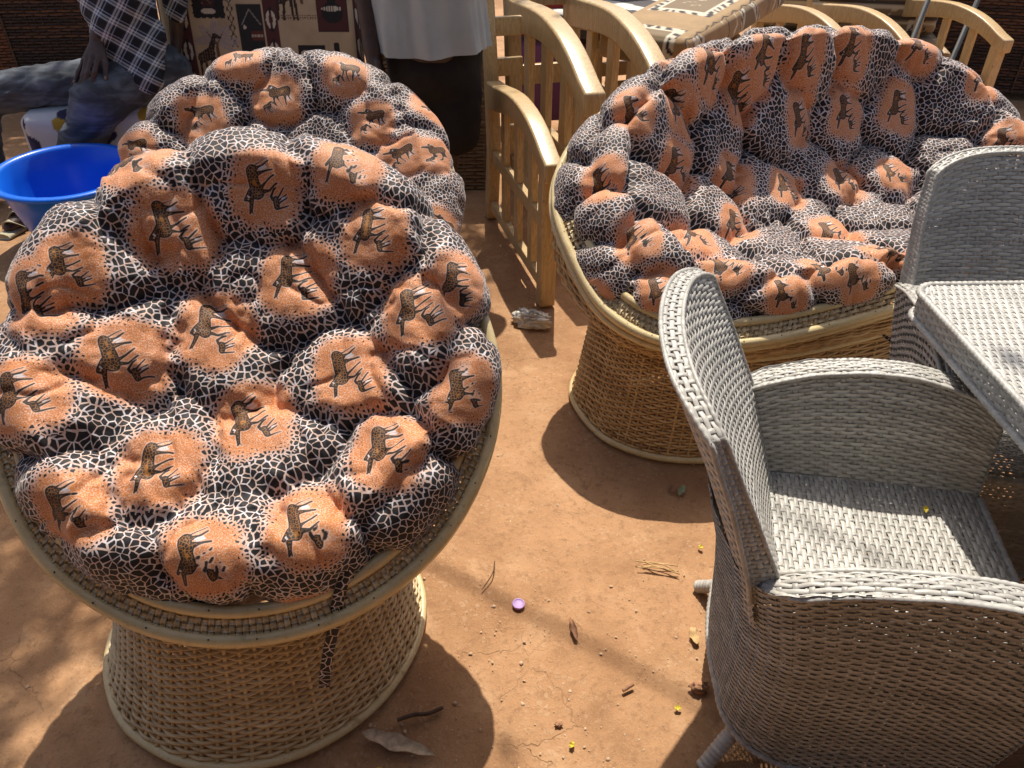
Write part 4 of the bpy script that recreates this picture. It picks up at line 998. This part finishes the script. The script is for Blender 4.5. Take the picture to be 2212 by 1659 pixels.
# standing person, only the middle of the body is in the frame
stand = blob('person', [((-.31, 3.2, .86), (-.31, 3.21, 1.18), .14, .14), ((-.31, 3.21, 1.18), (-.31, 3.22, 1.40), .15, .13), ((-.31, 3.22, 1.45), (-.31, 3.22, 1.56), .058, .055), ((-.31, 3.20, 1.64), (-.31, 3.20, 1.76), .085, .10), ((-.31, 3.12, 1.66), (-.31, 3.13, 1.72), .055, .06),
    ((-.52, 3.22, 1.42), (-.56, 3.22, 1.12), .06, .048), ((-.56, 3.22, 1.12), (-.535, 3.14, .86), .043, .033), ((-.535, 3.14, .86), (-.525, 3.11, .78), .034, .03),
    ((-.545, 3.10, .78), (-.545, 3.085, .70), .012, .009), ((-.528, 3.10, .78), (-.527, 3.08, .69), .012, .009), ((-.510, 3.10, .78), (-.509, 3.085, .695), .012, .009), ((-.495, 3.105, .78), (-.492, 3.09, .715), .011, .008), ((-.51, 3.09, .82), (-.498, 3.06, .76), .013, .010),
    ((-.10, 3.22, 1.42), (-.07, 3.14, 1.17), .06, .048), ((-.07, 3.14, 1.17), (-.22, 2.97, 1.28), .043, .033), ((-.22, 2.97, 1.28), (-.29, 2.95, 1.31), .034, .022),
    ((-.39, 3.22, .86), (-.40, 3.22, .46), .085, .06), ((-.40, 3.22, .46), (-.41, 3.24, .08), .055, .038), ((-.41, 3.24, .06), (-.42, 3.06, .035), .042, .03),
    ((-.24, 3.22, .86), (-.27, 3.22, .46), .085, .06), ((-.27, 3.22, .46), (-.32, 3.26, .08), .055, .038), ((-.32, 3.26, .06), (-.32, 3.08, .035), .042, .03)], M['skin'], .0085, .012)
tag(stand, 'person standing in a pale grey T-shirt and black knee length trousers', 'person')
blob('trousers', [((-.31, 3.21, .90), (-.31, 3.21, .80), .12, .15), ((-.385, 3.21, .84), (-.40, 3.21, .50), .11, .105), ((-.225, 3.21, .84), (-.235, 3.22, .52), .11, .105)], M['trousers'], .014, .04, stand, .006, 4)
tt, zz = np.meshgrid(np.linspace(0, 2 * np.pi, 121)[:-1], np.linspace(.848, 1.46, 60), indexing='ij')
fold = (fbm(tt * 3.2 + zz * 1.5, zz * 1.3, 4) * .8 + np.sin(tt * 9 + 3 * zz) * .25) * np.clip((1.5 - zz) * 2.2, .2, 1)
rx = np.interp(zz, [.84, 1.0, 1.3, 1.4, 1.46], [.222, .212, .205, .19, .08]); ry = np.interp(zz, [.84, 1.0, 1.3, 1.4, 1.46], [.175, .165, .15, .13, .08])
SP = np.stack([-.31 + (rx + .036 * fold) * np.cos(tt), 3.21 + (ry + .042 * fold) * np.sin(tt), zz + .010 * np.cos(tt * 2 + .6) * np.clip(1.05 - zz, 0, 1) * 3], -1)
surf_grid('t_shirt', SP, M['shirt'], stand, None, True)
for s, x in ((-1, -.53), (1, -.09)):
    a = Acc(); curve_tube(a, [(-.31 + s * .16, 3.215, 1.40), (x, 3.21, 1.34), (x + s * .02, 3.18, 1.19)], .085, 14, up=(0, 1, 0), smooth_n=6); a.build('sleeve', M['shirt'], stand)

# ---------------- blue basin ----------------
def lathe(prof, n=72, sx=1.0):
    th = np.linspace(0, 2 * np.pi, n + 1)[:-1]; p = np.array(prof, float)
    return np.stack([p[None, :, 0] * np.cos(th)[:, None] * sx, p[None, :, 0] * np.sin(th)[:, None], np.broadcast_to(p[None, :, 1], (n, len(p)))], -1)
prof = [(.003, .0), (.19, .0), (.198, .006), (.225, .09), (.262, .22), (.278, .285), (.284, .29), (.300, .286), (.308, .290), (.311, .298), (.307, .306), (.296, .309), (.279, .307), (.270, .295), (.252, .22), (.214, .09), (.190, .015), (.180, .010), (.165, .010), (.160, .013), (.150, .010), (.003, .010)]
basin = surf_grid('basin', lathe(prof), M['basin'], None, None, True); basin.location = (-1.985, 3.32, .014); basin.rotation_euler = (R(3), R(2), 0)
tag(basin, 'round blue plastic basin on the ground beside the bowl chairs', 'basin')
# cloth draped stool under the seated person
def wax(u, v):
    n = fbm(u * 6, v * 6, 2); C = np.empty(u.shape + (4,)); C[...] = (.56, .57, .60, 1)
    for k in range(22):
        cx, cy = (k * .37) % 1.1 - .5, (k * .23) % .5 - .25; m = ell(u + .05 * n, v + .25, cx, cy, .10, .06)
        C[m] = (.018, .016, .06, 1) if k % 2 else (.42, .25, .02, 1)
        C[ell(u + .05 * n, v + .25, cx + .02, cy, .055, .03)] = (.30, .19, .02, 1) if k % 2 == 0 else (.03, .025, .09, 1)
    return C
stool = soft_box('draped_stool', (.75, .5, .44), .008, wax, M['printc'], None, .05, (-2.02, 3.98, .222), (0, 0, R(12)), .02)
tag(stool, 'low seat draped in white, navy and mustard printed cloth under the seated person', 'stool')

# ---------------- litter on the ground ----------------
def crumple(name, c, size, mat, label, cat, seed, sub=24):
    th, ph = np.meshgrid(np.linspace(0, 2 * np.pi, sub * 2 + 1)[:-1], np.linspace(0.02, np.pi - .02, sub), indexing='ij')
    r = 1 + .9 * fbm(th * 1.6 + seed, ph * 3.1, seed) + .5 * np.abs(fbm(th * 4, ph * 6, seed + 2))
    r = r * (1 - .0 * th) ; r[0] = r[0]
    P = np.stack([r * np.sin(ph) * np.cos(th) * size[0], r * np.sin(ph) * np.sin(th) * size[1], np.maximum(r * np.cos(ph) * size[2] + size[2] * .8, .001)], -1)
    o = surf_grid(name, P, mat, None, None, True); o.location = c; tag(o, label, cat); return o
crumple('plastic_bag', (.075, 2.53, -.004), (.058, .034, .026), M['bag'], 'crumpled clear plastic bag on the soil beside the pine chair leg', 'plastic bag', 3).rotation_euler = (0, 0, -.4)
cap = surf_grid('bottle_cap', lathe([(.0005, .0035), (.0105, .0035), (.0118, .004), (.0128, .0052), (.0145, .0055), (.0153, .0045), (.0153, .0), (.013, -.001), (.0005, -.001)], 40), M['cap'], None, None, True)
cap.location = (.016, 1.212, -.002); cap.rotation_euler = (.06, .04, 0); tag(cap, 'small lilac bottle cap lying on the sunlit soil', 'bottle cap')
def leaf(name, c, L, W, rz, mat, label, cat, curl=.25, group=None, tilt=0):
    u, v = np.meshgrid(np.linspace(0, 1, 15), np.linspace(-1, 1, 7), indexing='ij'); w = W * np.sin(np.pi * u ** .8) ** .8 * .5 + .0004
    P = np.stack([(u - .5) * L, v * w * (1 + .15 * np.sin(u * 17)), curl * w * v ** 2 + .12 * L * (u - .5) ** 2 + .002 + .002 * np.sin(u * 11)], -1)
    T = np.stack([P[..., 0], P[..., 1], P[..., 2] - .0012], -1)
    n, m, _ = P.shape; a, b = np.meshgrid(np.arange(n - 1), np.arange(m - 1), indexing='ij'); F = np.stack([a * m + b, (a + 1) * m + b, (a + 1) * m + b + 1, a * m + b + 1], -1).reshape(-1, 4)
    o = mk(name, np.concatenate([P.reshape(-1, 3), T.reshape(-1, 3)]), np.concatenate([F, F[:, ::-1] + n * m]), mat); o.location = c; o.rotation_euler = (tilt, 0, rz); tag(o, label, cat, group); return o
leaf('bark_strip', (-.236, .853, 0), .165, .034, R(-17), M['bark'], 'pale curled strip of dry bark in the shade of the front bowl chair', 'bark', .5)
leaf('leaf', (.462, 1.616, 0), .042, .018, R(80), M['leaf_dry'], 'brown oval leaf in the shadow of the rattan sofa', 'leaf', .4)
leaf('leaf', (.489, 1.61, 0), .05, .018, R(62), M['leaf_green'], 'grey green oval leaf in the shadow of the rattan sofa', 'leaf', .4)
leaf('leaf', (.146, 1.138, 0), .065, .014, R(100), M['leaf_dry'], 'narrow dry curled leaf in the middle of the sunlit soil', 'leaf', .9)
leaf('leaf', (.43, 1.12, 0), .05, .02, R(95), M['straw'], 'straw coloured leaf beside the back leg of the grey armchair', 'leaf', .3)
for k, (x, y) in enumerate(((.36, .935), (.125, .853), (.50, 1.395), (-.27, .80), (.83, 1.10))):
    o = leaf('leaf', (x, y, .438 if k == 4 else 0), .016, .010, k * 1.1, M['leaf_yellow'], 'tiny yellow leaf on the grey woven seat' if k == 4 else 'tiny fallen yellow leaf lying on the soil', 'leaf', .5, None if k == 4 else 'tiny yellow leaves on the soil')
def sticks(name, items, mat, label, cat, r=.0022):
    a = Acc()
    for pts in items: curve_tube(a, pts, r, 6, smooth_n=4)
    o = a.build(name, mat, None); tag(o, label, cat); return o
sticks('twig', [[(-.245, .905, .006), (-.21, .915, .010), (-.18, .92, .006), (-.15, .935, .005)]], M['twig'], 'short dark twig beside the pale bark strip', 'twig', .005)
sticks('grass_stem', [[(-.075, 1.255, .002), (-.05, 1.30, .008), (-.045, 1.345, .004)]], M['twig'], 'thin curved dry stem near the lilac bottle cap', 'grass', .0015)
rs = np.random.RandomState(4)
sticks('dry_grass', [[(.33 + rs.uniform(-.01, .01), 1.335 + rs.uniform(-.012, .012), .003), (.37 + rs.uniform(-.01, .02), 1.325 + rs.uniform(-.01, .01), .009), (.425 + rs.uniform(-.02, .01), 1.315 + rs.uniform(-.02, .02), .003)] for _ in range(5)], M['straw'], 'flattened tuft of dry grass on the soil left of the grey armchair', 'grass', .0018)
sticks('stem_piece', [[(.245, .975, .004), (.27, .99, .006)]], M['leaf_dry'], 'short reddish stem piece on the sunlit soil', 'twig', .004)
sticks('twig', [[(.325, .79, .003), (.345, .77, .006)]], M['leaf_dry'], 'small reddish twig near the foot of the grey armchair', 'twig', .004)
for k, (x, y, s, lb) in enumerate(((.415, .985, .016, 'reddish broken soil clod beside the grey armchair back leg'), (.10, .90, .007, 'dark soil crumb near the lower edge of the sunlit patch'))):
    crumple('soil_clod', (x, y, -.004), (s, s * .8, s * .45), M['clod'], lb, 'clod', 11 + k, 14)
# pebbles and grit: too many to count
a = Acc(); rs = np.random.RandomState(12)
oct_v = np.array([(1, 0, 0), (.7, .7, .1), (0, 1, 0), (-.7, .7, -.05), (-1, 0, 0), (-.7, -.7, .1), (0, -1, 0), (.7, -.7, 0)]); N_P = 800
for k in range(N_P):
    x, y = rs.uniform(-1.5, 1.4), rs.uniform(.55, 3.2) ** 1.0
    if rs.rand() < .5: x, y = rs.normal(.12, .28), rs.normal(1.0, .25)
    s = .0016 + .0042 * rs.rand() ** 5; e = rs.uniform(.6, 1.0, 3) * (s, s, s * .38); c, sn = math.cos(k), math.sin(k)
    o = oct_v * (1 + .25 * rs.uniform(-1, 1, (8, 1))); P = np.concatenate([o * e, o * e * (.55, .55, 1) + (0, 0, e[2])]); P = np.stack([P[:, 0] * c - P[:, 1] * sn, P[:, 0] * sn + P[:, 1] * c, P[:, 2]], -1) + (x, y, -.006)
    F = [(q, (q + 1) % 8, 8 + (q + 1) % 8, 8 + q) for q in range(8)] + [(8, 9, 10, 11), (8, 11, 12, 15), (12, 13, 14, 15)]
    a.add(P, F, rs.rand())
peb = a.build('pebbles', M['stone'], None, False, 'stuff'); tag(peb, 'small stones and grit scattered over the trodden soil', 'pebbles')

# ---------------- the tree that shades the left side (outside the frame) ----------------
tree = empty('shade_tree', (-4.6, 5.2, 0)); tag(tree, 'leafy shade tree standing left of the seats', 'tree')
a = Acc(); H0 = np.array([-4.6, 5.2, 0])
limbs = [[(0, 0, 0), (.1, .05, 1.4), (.05, .1, 2.8), (.4, .2, 4.0)], [(.05, .1, 2.6), (1.0, .1, 3.7), (2.2, -.1, 4.5), (3.4, -.6, 4.9), (4.7, -1.3, 5.0), (5.6, -1.9, 5.0)], [(.2, .15, 3.2), (.8, 1.2, 4.2), (1.8, 2.0, 4.9)], [(.1, .1, 2.9), (-.8, .8, 4.0), (-1.4, 1.5, 4.8)], [(2.0, -.1, 4.4), (2.6, -1.2, 4.8), (3.0, -2.2, 4.9)], [(1.0, .1, 3.7), (1.2, -1.2, 4.4), (1.3, -2.4, 4.7)], [(3.4, -.6, 4.9), (4.0, .3, 5.1), (4.3, 1.0, 5.2)]]
for k, l in enumerate(limbs):
    p = spline(np.array(l, float), 8); curve_tube(a, p, 1.0, 8, up=(.3, 1, .1), radf=(np.linspace(.17, .09, len(p)) if k == 0 else np.interp(np.linspace(0, 1, len(p)), [0, .35, .55, 1], [.09, .05, .014, .006]) if k == 1 else np.linspace(.06, .012, len(p))))
a.build('trunk', M['trunk'], tree)
SH = np.array([math.tan(R(90 - SUN_EL)) * math.sin(R(SUN_AZ)), math.tan(R(90 - SUN_EL)) * math.cos(R(SUN_AZ))])
clumps = []; rs = np.random.RandomState(21)
for gx_, gy_, n_, sp, r_ in SHADE:
    for _ in range(n_):
        z = rs.uniform(4.3, 5.4); clumps.append((gx_ + rs.normal(0, sp) + SH[0] * z, gy_ + rs.normal(0, sp) + SH[1] * z, z, r_))
V = []; 
for cx, cy, cz, r_ in clumps:
    n_ = int(230 * (r_ / .35) ** 2)
    p = rs.normal(0, r_ * .5, (n_, 3)) * (1, 1, .6) + (cx, cy, cz) - H0; d = norm(rs.normal(0, 1, (n_, 3)) * (1, 1, .5)); s_ = norm(np.cross(d, rs.normal(0, 1, (n_, 3)))); L = rs.uniform(.05, .1, (n_, 1)); W_ = L * .22
    V.append(np.stack([p, p + d * L * .5 + s_ * W_, p + d * L, p + d * L * .5 - s_ * W_], 1))
V = np.concatenate(V).reshape(-1, 3); mk('crown', V, np.arange(len(V)).reshape(-1, 4), M['foliage'], tree, None, False)

# ---------------- unseen sky blocker behind the camera, added to darken camera-facing sides ----------------
blocker = empty('sky_blocker', (0, -1.9, 0)); tag(blocker, 'unseen board wall with a deep roof, added behind the camera to block sky light', 'light blocker')
for k in range(24): box('blocker_board', (.34, .03, 3.1), M['trunk'], blocker, (-4.1 + k * .352, 0, 1.56), None, .004)
box('blocker_top', (8.6, 1.75, .04), M['metal'], blocker, (0, .8, 2.85), (R(-7), 0, 0), .004)
for x in (-4.0, 4.0): box('blocker_post', (.09, .09, 2.75), M['trunk'], blocker, (x, 1.55, 1.375), None, .006)
